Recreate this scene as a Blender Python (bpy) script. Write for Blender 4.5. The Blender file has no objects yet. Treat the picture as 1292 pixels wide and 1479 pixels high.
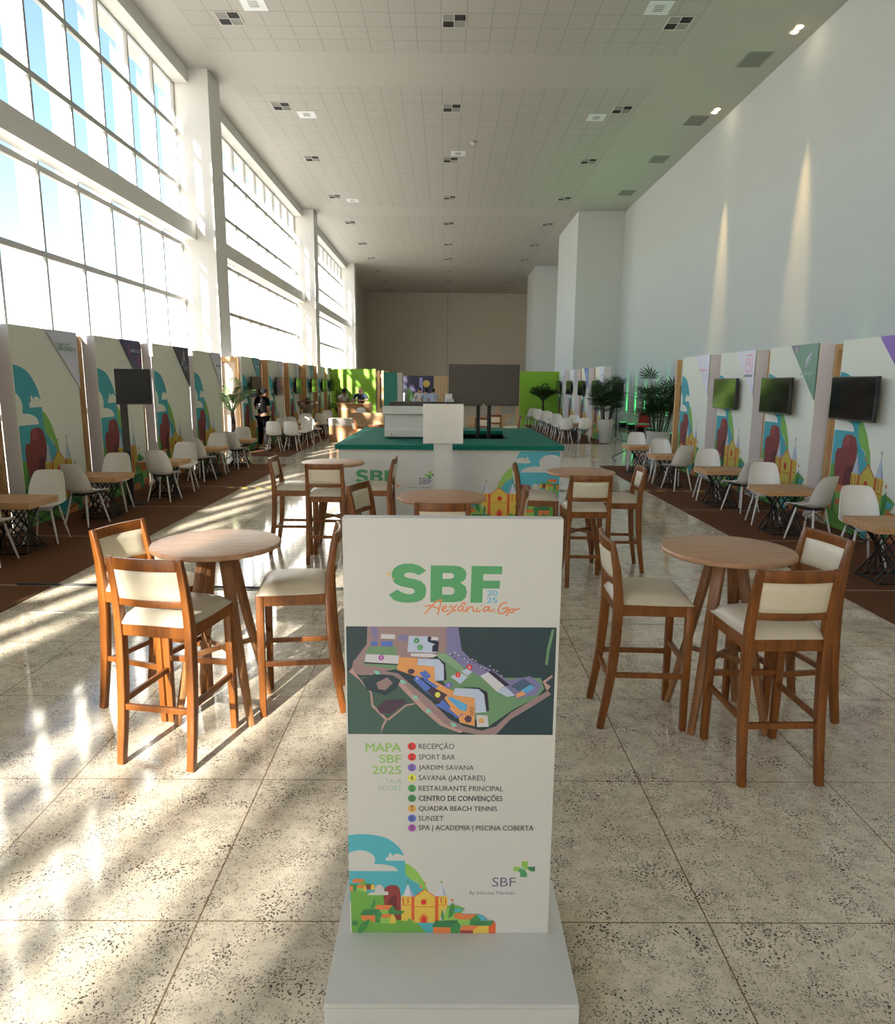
import bpy, bmesh, math, random
from mathutils import Vector, Matrix, Quaternion

C = bpy.context.scene.collection
SC = bpy.context.scene
PI = math.pi
random.seed(7)

# ------------------------------------------------------------------ camera
cam_d = bpy.data.cameras.new('camera')
cam = bpy.data.objects.new('camera', cam_d)
C.objects.link(cam)
cam_d.sensor_fit = 'VERTICAL'
cam_d.sensor_height = 36.0
cam_d.lens = 1005.0 / 1479.0 * 36.0
cam_d.clip_end = 400
_p, _y, _r = math.radians(10.511), math.radians(-0.306), math.radians(0.45)
_F = Vector((-math.sin(_y) * math.cos(_p), math.cos(_y) * math.cos(_p), -math.sin(_p)))
_R = Vector((math.cos(_y), math.sin(_y), 0))
_U = _R.cross(_F)
_R2 = _R * math.cos(_r) + _U * math.sin(_r)
_U2 = -_R * math.sin(_r) + _U * math.cos(_r)
cam.matrix_world = Matrix(((_R2.x, _U2.x, -_F.x, 0), (_R2.y, _U2.y, -_F.y, 0), (_R2.z, _U2.z, -_F.z, 1.88), (0, 0, 0, 1)))
SC.camera = cam

# ------------------------------------------------------------------ sky, sun, exposure
w = bpy.data.worlds.new('sky')
SC.world = w
w.use_nodes = True
nt = w.node_tree
bg = nt.nodes['Background']
sky = nt.nodes.new('ShaderNodeTexSky')
sky.sky_type = 'NISHITA'
sky.sun_disc = False
sky.sun_elevation = math.radians(24)
sky.sun_rotation = math.radians(197)
sky.air_density = 0.9
sky.dust_density = 0.9
sky.ozone_density = 1.6
nt.links.new(sky.outputs[0], bg.inputs[0])
bg.inputs[1].default_value = 0.40
sun_d = bpy.data.lights.new('sun', 'SUN')
sun_d.energy = 38.0
sun_d.angle = math.radians(0.9)
sun_d.color = (1.0, 0.93, 0.83)
sun = bpy.data.objects.new('sun', sun_d)
C.objects.link(sun)
sun.location = (-12, -30, 20)
sun.rotation_euler = Vector((0.31, 1.0, -0.42)).to_track_quat('-Z', 'Y').to_euler()
SC.view_settings.view_transform = 'Standard'
SC.view_settings.look = 'None'
SC.view_settings.exposure = 0.03
SC.view_settings.gamma = 1.0
SC.view_settings.use_curve_mapping = False
cy = SC.cycles
cy.max_bounces = 10
cy.diffuse_bounces = 6
cy.glossy_bounces = 4
cy.transparent_max_bounces = 12
cy.sample_clamp_indirect = 60.0
cy.use_denoising = True
cy.blur_glossy = 1.0

# ------------------------------------------------------------------ materials
def lin(c):
    return tuple(((v / 255 / 12.92) if v / 255 <= 0.04045 else ((v / 255 + 0.055) / 1.055) ** 2.4) for v in c)

WREF = lin((194, 192, 183))
def alb(r, g, b, k=0.70):
    """albedo of a print colour as photographed next to white paper"""
    l = lin((r, g, b))
    return tuple(min(0.85, l[i] / WREF[i] * k) for i in range(3))

class NT:
    def __init__(s, name):
        s.m = bpy.data.materials.new(name)
        s.m.use_nodes = True
        s.t = s.m.node_tree
        s.b = s.t.nodes['Principled BSDF']
    def n(s, typ, **kw):
        x = s.t.nodes.new('ShaderNode' + typ)
        for k, v in kw.items():
            setattr(x, k, v)
        return x
    def l(s, a, b):
        s.t.links.new(a, b)
    def math(s, op, a, b=None):
        x = s.n('Math', operation=op)
        for i, v in enumerate((a, b)):
            if v is None:
                continue
            if isinstance(v, (int, float)):
                x.inputs[i].default_value = v
            else:
                s.l(v, x.inputs[i])
        return x.outputs[0]
    def mix(s, f, a, b):
        x = s.n('Mix', data_type='RGBA')
        for sock, v in ((x.inputs[0], f), (x.inputs[6], a), (x.inputs[7], b)):
            if isinstance(v, (int, float)):
                sock.default_value = v
            elif isinstance(v, tuple):
                sock.default_value = (*v, 1)
            else:
                s.l(v, sock)
        return x.outputs[2]
    def ramp(s, f, stops):
        x = s.n('ValToRGB')
        e = x.color_ramp.elements
        while len(e) < len(stops):
            e.new(0.5)
        for i, (p, c) in enumerate(stops):
            e[i].position = p
            e[i].color = (*c, 1) if isinstance(c, tuple) else (c, c, c, 1)
        s.l(f, x.inputs[0])
        return x.outputs[0]
    def coords(s, scale=(1, 1, 1), kind='Object'):
        tc = s.n('TexCoord')
        mp = s.n('Mapping')
        mp.inputs['Scale'].default_value = scale
        s.l(tc.outputs[kind], mp.inputs[0])
        return mp.outputs[0]
    def noise(s, co, scale, detail=3, rough=0.5):
        x = s.n('TexNoise')
        x.inputs['Scale'].default_value = scale
        x.inputs['Detail'].default_value = detail
        x.inputs['Roughness'].default_value = rough
        s.l(co, x.inputs['Vector'])
        return x.outputs['Fac']
    def bump(s, h, strength, dist=0.01):
        x = s.n('Bump')
        x.inputs['Strength'].default_value = strength
        x.inputs['Distance'].default_value = dist
        s.l(h, x.inputs['Height'])
        s.l(x.outputs[0], s.b.inputs['Normal'])

MATS = {}
def plain(name, col, rough=0.5, metal=0.0, var=0.04, scale=8.0, bump=0.0, spec=None):
    if name in MATS:
        return MATS[name]
    t = NT(name)
    co = t.coords()
    f = t.noise(co, scale)
    t.l(t.mix(f, tuple(v * (1 - var) for v in col), tuple(min(1, v * (1 + var)) for v in col)), t.b.inputs['Base Color'])
    t.b.inputs['Roughness'].default_value = rough
    t.b.inputs['Metallic'].default_value = metal
    if spec is not None:
        t.b.inputs['Specular IOR Level'].default_value = spec
    if bump:
        t.bump(t.noise(co, scale * 12), bump)
    MATS[name] = t.m
    return t.m

def wood(name, c1, c2, sc, rough=0.4, freq=1.0):
    t = NT(name)
    co = t.coords(sc)
    f = t.noise(co, 6 * freq, 5, 0.6)
    g = t.noise(co, 30 * freq, 2, 0.5)
    s = t.math('ADD', t.math('MULTIPLY', f, 0.75), t.math('MULTIPLY', g, 0.25))
    t.l(t.ramp(s, [(0.3, c1), (0.5, tuple((a + b) / 2 for a, b in zip(c1, c2))), (0.72, c2)]), t.b.inputs['Base Color'])
    t.b.inputs['Roughness'].default_value = rough
    t.bump(s, 0.05)
    MATS[name] = t.m
    return t.m

def emit(name, col, strength):
    t = NT(name)
    t.b.inputs['Base Color'].default_value = (*col, 1)
    t.b.inputs['Emission Color'].default_value = (*col, 1)
    t.b.inputs['Emission Strength'].default_value = strength
    MATS[name] = t.m
    return t.m

# granite floor slabs with dark joints
t = NT('granite_floor')
co = t.coords()
big = t.noise(co, 2.2, 4, 0.6)
med = t.noise(co, 14, 3, 0.6)
fine = t.noise(co, 46, 2, 0.65)
base = t.ramp(big, [(0.3, (0.62, 0.54, 0.41)), (0.55, (0.75, 0.67, 0.53)), (0.75, (0.68, 0.60, 0.46))])
base = t.mix(t.ramp(med, [(0.42, 0.0), (0.70, 0.55)]), base, (0.44, 0.375, 0.29))
nz = t.n('TexNoise')
nz.inputs['Scale'].default_value = 30
nz.inputs['Detail'].default_value = 3
t.l(co, nz.inputs['Vector'])
sc_ = t.n('VectorMath', operation='SCALE')
sc_.inputs['Scale'].default_value = 0.035
t.l(nz.outputs['Color'], sc_.inputs[0])
wp = t.n('VectorMath', operation='ADD')
t.l(co, wp.inputs[0])
t.l(sc_.outputs[0], wp.inputs[1])
def specks(scale, lo, hi, gain, patch):
    vo = t.n('TexVoronoi', feature='F1')
    vo.inputs['Scale'].default_value = scale
    t.l(wp.outputs[0], vo.inputs['Vector'])
    return t.math('LESS_THAN', vo.outputs['Distance'], t.math('MULTIPLY', t.ramp(t.noise(co, patch, 4, 0.6), [(lo, 0.05), (hi, 1.0)]), gain))
base = t.mix(t.math('MULTIPLY', specks(140, 0.30, 0.64, 0.46, 9), 0.72), base, (0.20, 0.165, 0.135))
base = t.mix(t.math('MULTIPLY', specks(84, 0.32, 0.68, 0.42, 6), 0.92), base, (0.065, 0.05, 0.042))
base = t.mix(t.ramp(fine, [(0.57, 0.0), (0.69, 0.6)]), base, (0.20, 0.165, 0.13))
sx = t.n('SeparateXYZ')
t.l(co, sx.inputs[0])
def joint(sock, off, per, wid):
    a = t.math('DIVIDE', t.math('SUBTRACT', sock, off), per)
    return t.math('LESS_THAN', t.math('ABSOLUTE', t.math('SUBTRACT', t.math('FRACT', t.math('ADD', a, 100.5)), 0.5)), wid / per / 2)
j = t.math('MAXIMUM', joint(sx.outputs[0], 0.95, 0.905, 0.006), joint(sx.outputs[1], 3.055, 0.893, 0.005))
t.l(t.mix(t.math('MULTIPLY', j, 0.85), base, (0.16, 0.085, 0.03)), t.b.inputs['Base Color'])
t.l(t.ramp(med, [(0.3, 0.05), (0.7, 0.095)]), t.b.inputs['Roughness'])
t.b.inputs['Specular IOR Level'].default_value = 0.42
MATS['granite'] = t.m

# ceiling: white plaster with two fields of tile grid
t = NT('ceiling_plaster')
co = t.coords()
sx = t.n('SeparateXYZ')
t.l(co, sx.inputs[0])
def band(sock, a, b):
    return t.math('MULTIPLY', t.math('GREATER_THAN', sock, a), t.math('LESS_THAN', sock, b))
fld = None
for a, b in ((-8.0, 4.0), (5.8, 18.05), (19.95, 32.65), (34.25, 46.9), (48.6, 62.4)):
    q = band(sx.outputs[1], a, b)
    fld = q if fld is None else t.math('MAXIMUM', fld, q)
fld = t.math('MULTIPLY', fld, band(sx.outputs[0], -5.58, 5.33))
j = t.math('MAXIMUM', joint(sx.outputs[0], -0.13, 0.545, 0.026), joint(sx.outputs[1], 18.05, 0.6, 0.026))
j = t.math('MULTIPLY', j, fld)
tile = t.mix(t.math('MULTIPLY', fld, 0.5), (0.45, 0.438, 0.40), (0.405, 0.393, 0.357))
t.l(t.mix(t.math('MULTIPLY', j, 0.6), tile, (0.26, 0.25, 0.22)), t.b.inputs['Base Color'])
t.b.inputs['Roughness'].default_value = 0.6
MATS['ceiling'] = t.m

# carpet runner with pale seam tapes
t = NT('brown_carpet')
co = t.coords()
sx = t.n('SeparateXYZ')
t.l(co, sx.inputs[0])
f = t.noise(co, 260, 2, 0.7)
g = t.noise(co, 3, 3)
cc = t.mix(f, (0.085, 0.036, 0.018), (0.20, 0.092, 0.048))
cc = t.mix(t.math('MULTIPLY', g, 0.4), cc, (0.13, 0.06, 0.032))
j = joint(sx.outputs[1], 6.23, 2.08, 0.03)
t.l(t.mix(t.math('MULTIPLY', j, 0.7), cc, (0.42, 0.36, 0.29)), t.b.inputs['Base Color'])
t.b.inputs['Roughness'].default_value = 0.95
t.b.inputs['Specular IOR Level'].default_value = 0.1
t.bump(f, 0.5, 0.004)
MATS['carpet'] = t.m

# window glass: clear, faint mirror at grazing angles
t = NT('window_glass')
tr = t.n('BsdfTransparent')
tr.inputs[0].default_value = (0.94, 0.965, 0.97, 1)
gl = t.n('BsdfGlossy')
gl.inputs['Roughness'].default_value = 0.02
lw = t.n('Fresnel')
lw.inputs[0].default_value = 1.25
mx = t.n('MixShader')
t.l(lw.outputs[0], mx.inputs[0])
t.l(tr.outputs[0], mx.inputs[1])
t.l(gl.outputs[0], mx.inputs[2])
t.l(mx.outputs[0], t.t.nodes['Material Output'].inputs['Surface'])
MATS['glass'] = t.m

# frosted outer part of the window fins
t = NT('frosted_fin_glass')
tr = t.n('BsdfTransparent')
df = t.n('BsdfDiffuse')
df.inputs[0].default_value = (0.85, 0.86, 0.86, 1)
mx = t.n('MixShader')
mx.inputs[0].default_value = 0.13
t.l(tr.outputs[0], mx.inputs[1])
t.l(df.outputs[0], mx.inputs[2])
t.l(mx.outputs[0], t.t.nodes['Material Output'].inputs['Surface'])
MATS['frost'] = t.m

# yellow and black hazard tape
t = NT('hazard_tape')
co = t.coords()
sx = t.n('SeparateXYZ')
t.l(co, sx.inputs[0])
st = t.math('GREATER_THAN', t.math('FRACT', t.math('ADD', t.math('MULTIPLY', t.math('ADD', sx.outputs[0], sx.outputs[1]), 4.2), 50.0)), 0.52)
t.l(t.mix(st, (0.02, 0.02, 0.02), (0.75, 0.52, 0.03)), t.b.inputs['Base Color'])
t.b.inputs['Roughness'].default_value = 0.5
MATS['hazard'] = t.m

# logo card that fades from green to violet
t = NT('green_to_violet_card')
co = t.coords()
sx = t.n('SeparateXYZ')
t.l(co, sx.inputs[0])
v = t.math('ADD', t.math('MULTIPLY', sx.outputs[0], 1.2), t.math('MULTIPLY', t.math('SUBTRACT', 2.45, sx.outputs[2]), 1.1))
t.l(t.ramp(v, [(0.85, alb(105, 165, 130)), (1.25, alb(150, 150, 160)), (1.9, alb(110, 75, 150))]), t.b.inputs['Base Color'])
t.b.inputs['Roughness'].default_value = 0.5
MATS['fade_card'] = t.m

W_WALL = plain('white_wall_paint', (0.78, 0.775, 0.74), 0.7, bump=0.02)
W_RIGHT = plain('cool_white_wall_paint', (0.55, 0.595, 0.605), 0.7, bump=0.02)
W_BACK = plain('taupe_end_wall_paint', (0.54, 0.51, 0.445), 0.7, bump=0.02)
W_COL = plain('white_column_paint', (0.80, 0.79, 0.76), 0.65)
W_FRAME = plain('grey_window_aluminium', (0.42, 0.42, 0.40), 0.5)
W_FIN = plain('white_window_fin', (0.84, 0.84, 0.82), 0.6)
SIGN_W = plain('white_sign_laminate', (0.69, 0.69, 0.665), 0.38, var=0.02)
FABRIC_W = plain('off_white_print_fabric', (0.72, 0.74, 0.65), 0.8, var=0.03, scale=40)
LILAC = plain('white_end_fabric', (0.72, 0.70, 0.74), 0.85, var=0.03, scale=40)
BEIGE_F = plain('beige_lining_fabric', (0.62, 0.52, 0.43), 0.85, var=0.05, scale=30)
CREAM = plain('cream_upholstery', (0.74, 0.66, 0.50), 0.38, var=0.04)
SEATC = plain('taupe_seat_upholstery', (0.60, 0.53, 0.41), 0.36, var=0.04)
PLASTIC = plain('white_moulded_plastic', (0.80, 0.785, 0.745), 0.35, var=0.01)
WLEG = plain('white_painted_leg', (0.76, 0.745, 0.71), 0.4)
BLACK = plain('black_metal', (0.012, 0.012, 0.013), 0.45)
BLACKP = plain('black_plastic', (0.016, 0.016, 0.018), 0.35)
SCREEN = plain('black_glass_screen', (0.008, 0.009, 0.010), 0.08, var=0.0)
SCREENM = plain('matte_black_screen', (0.026, 0.026, 0.025), 0.30, var=0.0)
GREEN = plain('teal_green_worktop', (0.004, 0.165, 0.118), 0.75, spec=0.25)
LIME = plain('lime_green_wall', (0.22, 0.46, 0.03), 0.6)
TEALP = plain('dark_teal_panel', (0.006, 0.155, 0.115), 0.55)
GREYP = plain('grey_panel', (0.40, 0.40, 0.35), 0.6)
NAVY = plain('navy_panel', (0.035, 0.030, 0.075), 0.6)
GOLD = plain('gold_disc', (0.55, 0.36, 0.10), 0.5)
LEAF = plain('palm_leaf', (0.018, 0.052, 0.012), 0.45, var=0.4, scale=5)
LEAFB = plain('areca_leaf', (0.050, 0.130, 0.020), 0.45, var=0.4, scale=5)
STEM = plain('palm_stem', (0.055, 0.038, 0.026), 0.8, var=0.3, scale=20)
POTM = plain('light_grey_planter', (0.50, 0.49, 0.45), 0.55)
SOIL = plain('soil', (0.03, 0.02, 0.015), 0.95)
STEEL = plain('brushed_strip', (0.55, 0.53, 0.48), 0.35, metal=0.6)
RED = plain('red_fabric', (0.36, 0.018, 0.022), 0.8)
KRAFT = plain('kraft_cardboard', (0.36, 0.20, 0.095), 0.8)
KRAFTW = plain('plastic_wrap_film', (0.50, 0.46, 0.42), 0.25)
STOOLW = wood('stool_walnut', (0.115, 0.032, 0.005), (0.31, 0.102, 0.016), (3, 3, 0.5), 0.34)
TABLEW = wood('round_table_veneer', (0.36, 0.185, 0.095), (0.56, 0.335, 0.19), (0.5, 4, 4), 0.42)
LEGW = wood('table_leg_wood', (0.20, 0.082, 0.028), (0.42, 0.20, 0.08), (3, 3, 0.4), 0.4)
SLABW = wood('side_table_oak', (0.36, 0.185, 0.075), (0.60, 0.355, 0.165), (0.6, 5, 5), 0.5)
PINE = wood('pine_post', (0.46, 0.25, 0.095), (0.68, 0.43, 0.20), (5, 5, 0.5), 0.6)
PALLET = wood('pallet_pine', (0.34, 0.20, 0.10), (0.60, 0.42, 0.24), (0.5, 5, 5), 0.7)

# ------------------------------------------------------------------ mesh builder
class MB:
    def __init__(s):
        s.v = []; s.f = []; s.mi = []; s.mats = []
    def mat(s, m):
        if m not in s.mats:
            s.mats.append(m)
        return s.mats.index(m)
    def add(s, vs, fs, m):
        o = len(s.v); k = s.mat(m)
        s.v += [tuple(v) for v in vs]
        for f in fs:
            s.f.append(tuple(i + o for i in f)); s.mi.append(k)
        return s
    def box(s, x0, x1, y0, y1, z0, z1, m, M=None):
        vs = [(x, y, z) for z in (z0, z1) for y in (y0, y1) for x in (x0, x1)]
        if M is not None:
            vs = [M @ Vector(v) for v in vs]
        return s.add(vs, [(0, 2, 3, 1), (4, 5, 7, 6), (0, 1, 5, 4), (2, 6, 7, 3), (0, 4, 6, 2), (1, 3, 7, 5)], m)
    def prism(s, poly, m, fn, l0, l1):
        """poly in 2-D lifted by fn(a,b,l) at l0 and l1"""
        n = len(poly)
        vs = [fn(a, b, l0) for a, b in poly] + [fn(a, b, l1) for a, b in poly]
        fs = [tuple(range(n - 1, -1, -1)), tuple(range(n, 2 * n))] + [(i, (i + 1) % n, n + (i + 1) % n, n + i) for i in range(n)]
        return s.add(vs, fs, m)
    def sweep(s, pts, sizes, m, n=4, up=Vector((0, 0, 1)), side=None, caps=True, rot=None):
        """tube along pts; sizes = (w,d) half sizes per point (or one); n=4 square section, else round"""
        pts = [Vector(p) for p in pts]
        if not isinstance(sizes, list):
            sizes = [sizes] * len(pts)
        rings = []
        for i, p in enumerate(pts):
            a = pts[max(0, i - 1)]; b = pts[min(len(pts) - 1, i + 1)]
            d = (b - a).normalized()
            r = side if side is not None else (d.cross(up) if d.cross(up).length > 1e-4 else Vector((1, 0, 0)))
            r = (r - d * r.dot(d)).normalized()
            q = d.cross(r).normalized()
            wv, dv = sizes[i] if isinstance(sizes[i], tuple) else (sizes[i], sizes[i])
            if n == 4:
                ring = [p + r * wv * sx_ + q * dv * sy_ for sx_, sy_ in ((-1, -1), (1, -1), (1, 1), (-1, 1))]
            else:
                ring = [p + r * wv * math.cos(2 * PI * k / n) + q * dv * math.sin(2 * PI * k / n) for k in range(n)]
            rings.append(ring)
        vs = [v for r_ in rings for v in r_]
        fs = []
        for i in range(len(pts) - 1):
            for k in range(n):
                fs.append((i * n + k, i * n + (k + 1) % n, (i + 1) * n + (k + 1) % n, (i + 1) * n + k))
        if caps:
            fs.append(tuple(range(n - 1, -1, -1)))
            fs.append(tuple((len(pts) - 1) * n + k for k in range(n)))
        return s.add(vs, fs, m)
    def lathe(s, prof, m, n=32, c=(0, 0, 0), cap=True):
        vs = [(c[0] + r * math.cos(2 * PI * k / n), c[1] + r * math.sin(2 * PI * k / n), c[2] + z) for r, z in prof for k in range(n)]
        fs = []
        for i in range(len(prof) - 1):
            for k in range(n):
                fs.append((i * n + k, i * n + (k + 1) % n, (i + 1) * n + (k + 1) % n, (i + 1) * n + k))
        if cap:
            fs.append(tuple(range(n - 1, -1, -1)))
            fs.append(tuple((len(prof) - 1) * n + k for k in range(n)))
        return s.add(vs, fs, m)
    def ball(s, c, r, m, nu=12, nv=8, sc=(1, 1, 1)):
        vs = []; fs = []
        for i in range(nv + 1):
            th = PI * i / nv
            for k in range(nu):
                ph = 2 * PI * k / nu
                vs.append((c[0] + r * sc[0] * math.sin(th) * math.cos(ph), c[1] + r * sc[1] * math.sin(th) * math.sin(ph), c[2] + r * sc[2] * math.cos(th)))
        for i in range(nv):
            for k in range(nu):
                fs.append((i * nu + k, (i + 1) * nu + k, (i + 1) * nu + (k + 1) % nu, i * nu + (k + 1) % nu))
        return s.add(vs, fs, m)
    def mesh(s, name, bevel=0.0, smooth=None, seg=2):
        me = bpy.data.meshes.new(name)
        me.from_pydata(s.v, [], s.f)
        for m in s.mats:
            me.materials.append(m)
        me.polygons.foreach_set('material_index', s.mi)
        if bevel:
            bm = bmesh.new()
            bm.from_mesh(me)
            bmesh.ops.remove_doubles(bm, verts=bm.verts, dist=1e-6)
            bmesh.ops.recalc_face_normals(bm, faces=bm.faces)
            es = [e for e in bm.edges if len(e.link_faces) == 2 and e.calc_face_angle(0) > 0.5]
            bmesh.ops.bevel(bm, geom=es, offset=bevel, segments=seg, profile=0.5, affect='EDGES', clamp_overlap=True)
            bm.to_mesh(me)
            bm.free()
        if smooth:
            me.polygons.foreach_set('use_smooth', [True] * len(me.polygons))
            me.set_sharp_from_angle(angle=math.radians(smooth))
        me.update()
        return me

def obj(name, mb, parent=None, bevel=0.0, smooth=None, loc=None, rotz=0.0, seg=2):
    me = mb.mesh(name, bevel, smooth, seg) if isinstance(mb, MB) else mb
    o = bpy.data.objects.new(name, me)
    C.objects.link(o)
    if parent is not None:
        o.parent = parent
    if loc is not None:
        o.location = loc
    if rotz:
        o.rotation_euler = (0, 0, rotz)
    return o
def tag(o, label, cat, group=None, kind=None):
    o['label'] = label
    o['category'] = cat
    if group:
        o['group'] = group
    if kind:
        o['kind'] = kind
    return o
def thing(name, label, cat, loc=(0, 0, 0), rotz=0.0, group=None):
    o = bpy.data.objects.new(name, None)
    C.objects.link(o)
    o.empty_display_size = 0.2
    o.location = loc
    o.rotation_euler = (0, 0, rotz)
    return tag(o, label, cat, group)
def struct(name, mb, label, cat, parent=None, **kw):
    o = obj(name, mb, parent, **kw)
    if parent is None:
        o['kind'] = 'structure'; o['label'] = label; o['category'] = cat
    return o
def dup(root, loc, rotz, label, group=None):
    r = root.copy()
    C.objects.link(r)
    r.location = loc
    r.rotation_euler = (0, 0, rotz)
    r['label'] = label
    if group:
        r['group'] = group
    for ch in list(root.children):
        c = ch.copy()
        C.objects.link(c)
        c.parent = r
        for g in list(ch.children):
            d = g.copy()
            C.objects.link(d)
            d.parent = c
    return r

# ------------------------------------------------------------------ printing helpers
def clip_rect(poly, x0, x1, y0, y1):
    def cut(ps, ax, lim, keep_less):
        out = []
        for i in range(len(ps)):
            a, b = ps[i], ps[(i + 1) % len(ps)]
            ia = (a[ax] <= lim) if keep_less else (a[ax] >= lim)
            ib = (b[ax] <= lim) if keep_less else (b[ax] >= lim)
            if ia:
                out.append(a)
            if ia != ib:
                k = (lim - a[ax]) / (b[ax] - a[ax])
                out.append((a[0] + k * (b[0] - a[0]), a[1] + k * (b[1] - a[1])))
        return out
    for ax, lim, kl in ((0, x0, False), (0, x1, True), (1, y0, False), (1, y1, True)):
        if len(poly) >= 3:
            poly = cut(poly, ax, lim, kl)
    return poly
def circ(cx, cy, r, n=20, ry=None):
    ry = ry or r
    return [(cx + r * math.cos(2 * PI * k / n), cy + ry * math.sin(2 * PI * k / n)) for k in range(n)]
def rect(x0, y0, x1, y1):
    return [(x0, y0), (x1, y0), (x1, y1), (x0, y1)]
def stroke(pts, w_):
    """a polyline as a list of quads with round joints"""
    out = []
    for a, b in zip(pts, pts[1:]):
        d = Vector((b[0] - a[0], b[1] - a[1]))
        if d.length < 1e-9:
            continue
        n_ = Vector((-d.y, d.x)).normalized() * w_ / 2
        out.append([(a[0] + n_.x, a[1] + n_.y), (b[0] + n_.x, b[1] + n_.y), (b[0] - n_.x, b[1] - n_.y), (a[0] - n_.x, a[1] - n_.y)])
    for p in pts:
        out.append(circ(p[0], p[1], w_ / 2, 8))
    return out
def spline(pts, k=4):
    P = [Vector((*p, 0)) for p in pts]
    out = []
    for i in range(len(P) - 1):
        p0, p1, p2, p3 = P[max(0, i - 1)], P[i], P[i + 1], P[min(len(P) - 1, i + 2)]
        for j in range(k):
            u = j / k
            q = 0.5 * ((2 * p1) + (-p0 + p2) * u + (2 * p0 - 5 * p1 + 4 * p2 - p3) * u * u + (-p0 + 3 * p1 - 3 * p2 + p3) * u ** 3)
            out.append((q.x, q.y))
    out.append(pts[-1])
    return out
class Print:
    """flat ink shapes laid on a surface; fn(x, z, lift) gives the surface point"""
    def __init__(s, mb, fn, step=0.0004, clip=None):
        s.mb, s.fn, s.step, s.n, s.clip = mb, fn, step, 1, clip
    def poly(s, pts, m, xf=None, layer=None):
        if xf:
            pts = [xf(a, b) for a, b in pts]
        if s.clip:
            pts = clip_rect(pts, *s.clip)
        if len(pts) < 3:
            return
        lay = layer if layer is not None else s.n
        s.mb.add([s.fn(a, b, lay * s.step) for a, b in pts], [tuple(range(len(pts)))], m)
        if layer is None:
            s.n += 1
    def many(s, polys, m, xf=None):
        for i, p in enumerate(polys):
            s.poly(p, m, xf, s.n + 0.6 * i / len(polys))
        s.n += 1
    def text(s, body, m, x0, x1, z0, z1, bold=0.0):
        """text fitted to the box x0..x1, z0..z1 of the surface"""
        cu = bpy.data.curves.new('lettering', 'FONT')
        cu.body = body
        cu.size = 1.0
        cu.resolution_u = 3
        to = bpy.data.objects.new('lettering', cu)
        C.objects.link(to)
        dg = bpy.context.evaluated_depsgraph_get()
        me = bpy.data.meshes.new_from_object(to.evaluated_get(dg))
        vs = [v.co.copy() for v in me.vertices]
        fs = [tuple(p.vertices) for p in me.polygons]
        bpy.data.objects.remove(to)
        bpy.data.curves.remove(cu)
        bpy.data.meshes.remove(me)
        if not vs:
            return
        ax, bx = min(v.x for v in vs), max(v.x for v in vs)
        az, bz = min(v.y for v in vs), max(v.y for v in vs)
        e = bold * (z1 - z0)
        sh = [(0, 0)] if not bold else [(-e, 0), (e, 0), (0, -e * 0.6), (0, e * 0.6)]
        for q, (dx, dz) in enumerate(sh):
            s.mb.add([s.fn(x0 + e + dx + (v.x - ax) / (bx - ax) * (x1 - x0 - 2 * e), z0 + e * 0.6 + dz + (v.y - az) / (bz - az) * (z1 - z0 - 1.2 * e), (s.n + q * 0.2) * s.step) for v in vs], fs, m)
        s.n += 1
# ------------------------------------------------------------------ the hall
H = 9.5
struct('floor', MB().box(-7.3, 8.6, -26, 62.8, -0.3, 0, MATS['granite']), 'speckled cream granite slab floor of the hall', 'floor')
struct('ceiling', MB().box(-7.6, 8.6, -26, 62.8, H, H + 0.3, MATS['ceiling']), 'white ceiling with fields of square tiles', 'ceiling')
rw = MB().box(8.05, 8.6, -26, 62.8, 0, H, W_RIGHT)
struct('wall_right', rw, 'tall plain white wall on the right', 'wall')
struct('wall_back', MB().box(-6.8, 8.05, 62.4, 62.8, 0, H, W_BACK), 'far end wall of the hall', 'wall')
struct('wall_front', MB().box(-6.8, 8.05, -26, -25.6, 2.7, H, W_WALL).box(-6.8, -1.5, -26, -25.6, 0, 2.7, W_WALL).box(3.0, 8.05, -26, -25.6, 0, 2.7, W_WALL), 'end wall around the glazed entrance front behind the viewpoint', 'wall')
fr = struct('window_6', MB().box(-1.5, 3.0, -25.9, -25.8, 0.0, 0.08, W_FRAME).box(-1.5, 3.0, -25.9, -25.8, 2.62, 2.7, W_FRAME), 'glazed entrance front behind the viewpoint', 'window')
obj('glass_pane', MB().add([(-1.5, -25.85, 0.08), (3.0, -25.85, 0.08), (3.0, -25.85, 2.62), (-1.5, -25.85, 2.62)], [(0, 1, 2, 3)], MATS['glass']), fr)
for k in range(5):
    obj('mullion', MB().box(-1.5 + k * 1.11, -1.44 + k * 1.11, -25.9, -25.8, 0.08, 2.62, W_FRAME), fr)
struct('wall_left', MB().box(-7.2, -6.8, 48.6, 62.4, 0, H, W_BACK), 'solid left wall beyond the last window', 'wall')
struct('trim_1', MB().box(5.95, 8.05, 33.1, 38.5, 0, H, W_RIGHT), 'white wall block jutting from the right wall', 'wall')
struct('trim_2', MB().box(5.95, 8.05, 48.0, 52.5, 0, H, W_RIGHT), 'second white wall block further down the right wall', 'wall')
struct('trim_3', MB().box(0.18, 0.24, 62.36, 62.4, 0, H, plain('expansion_joint', (0.35, 0.34, 0.31), 0.8)), 'thin joint line in the far end wall', 'wall')
struct('ground', MB().box(-90, -7.25, -70, 110, -0.5, -0.35, plain('outdoor_paving', (0.42, 0.40, 0.36), 0.9)), 'paved ground outside the windows', 'ground')

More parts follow.
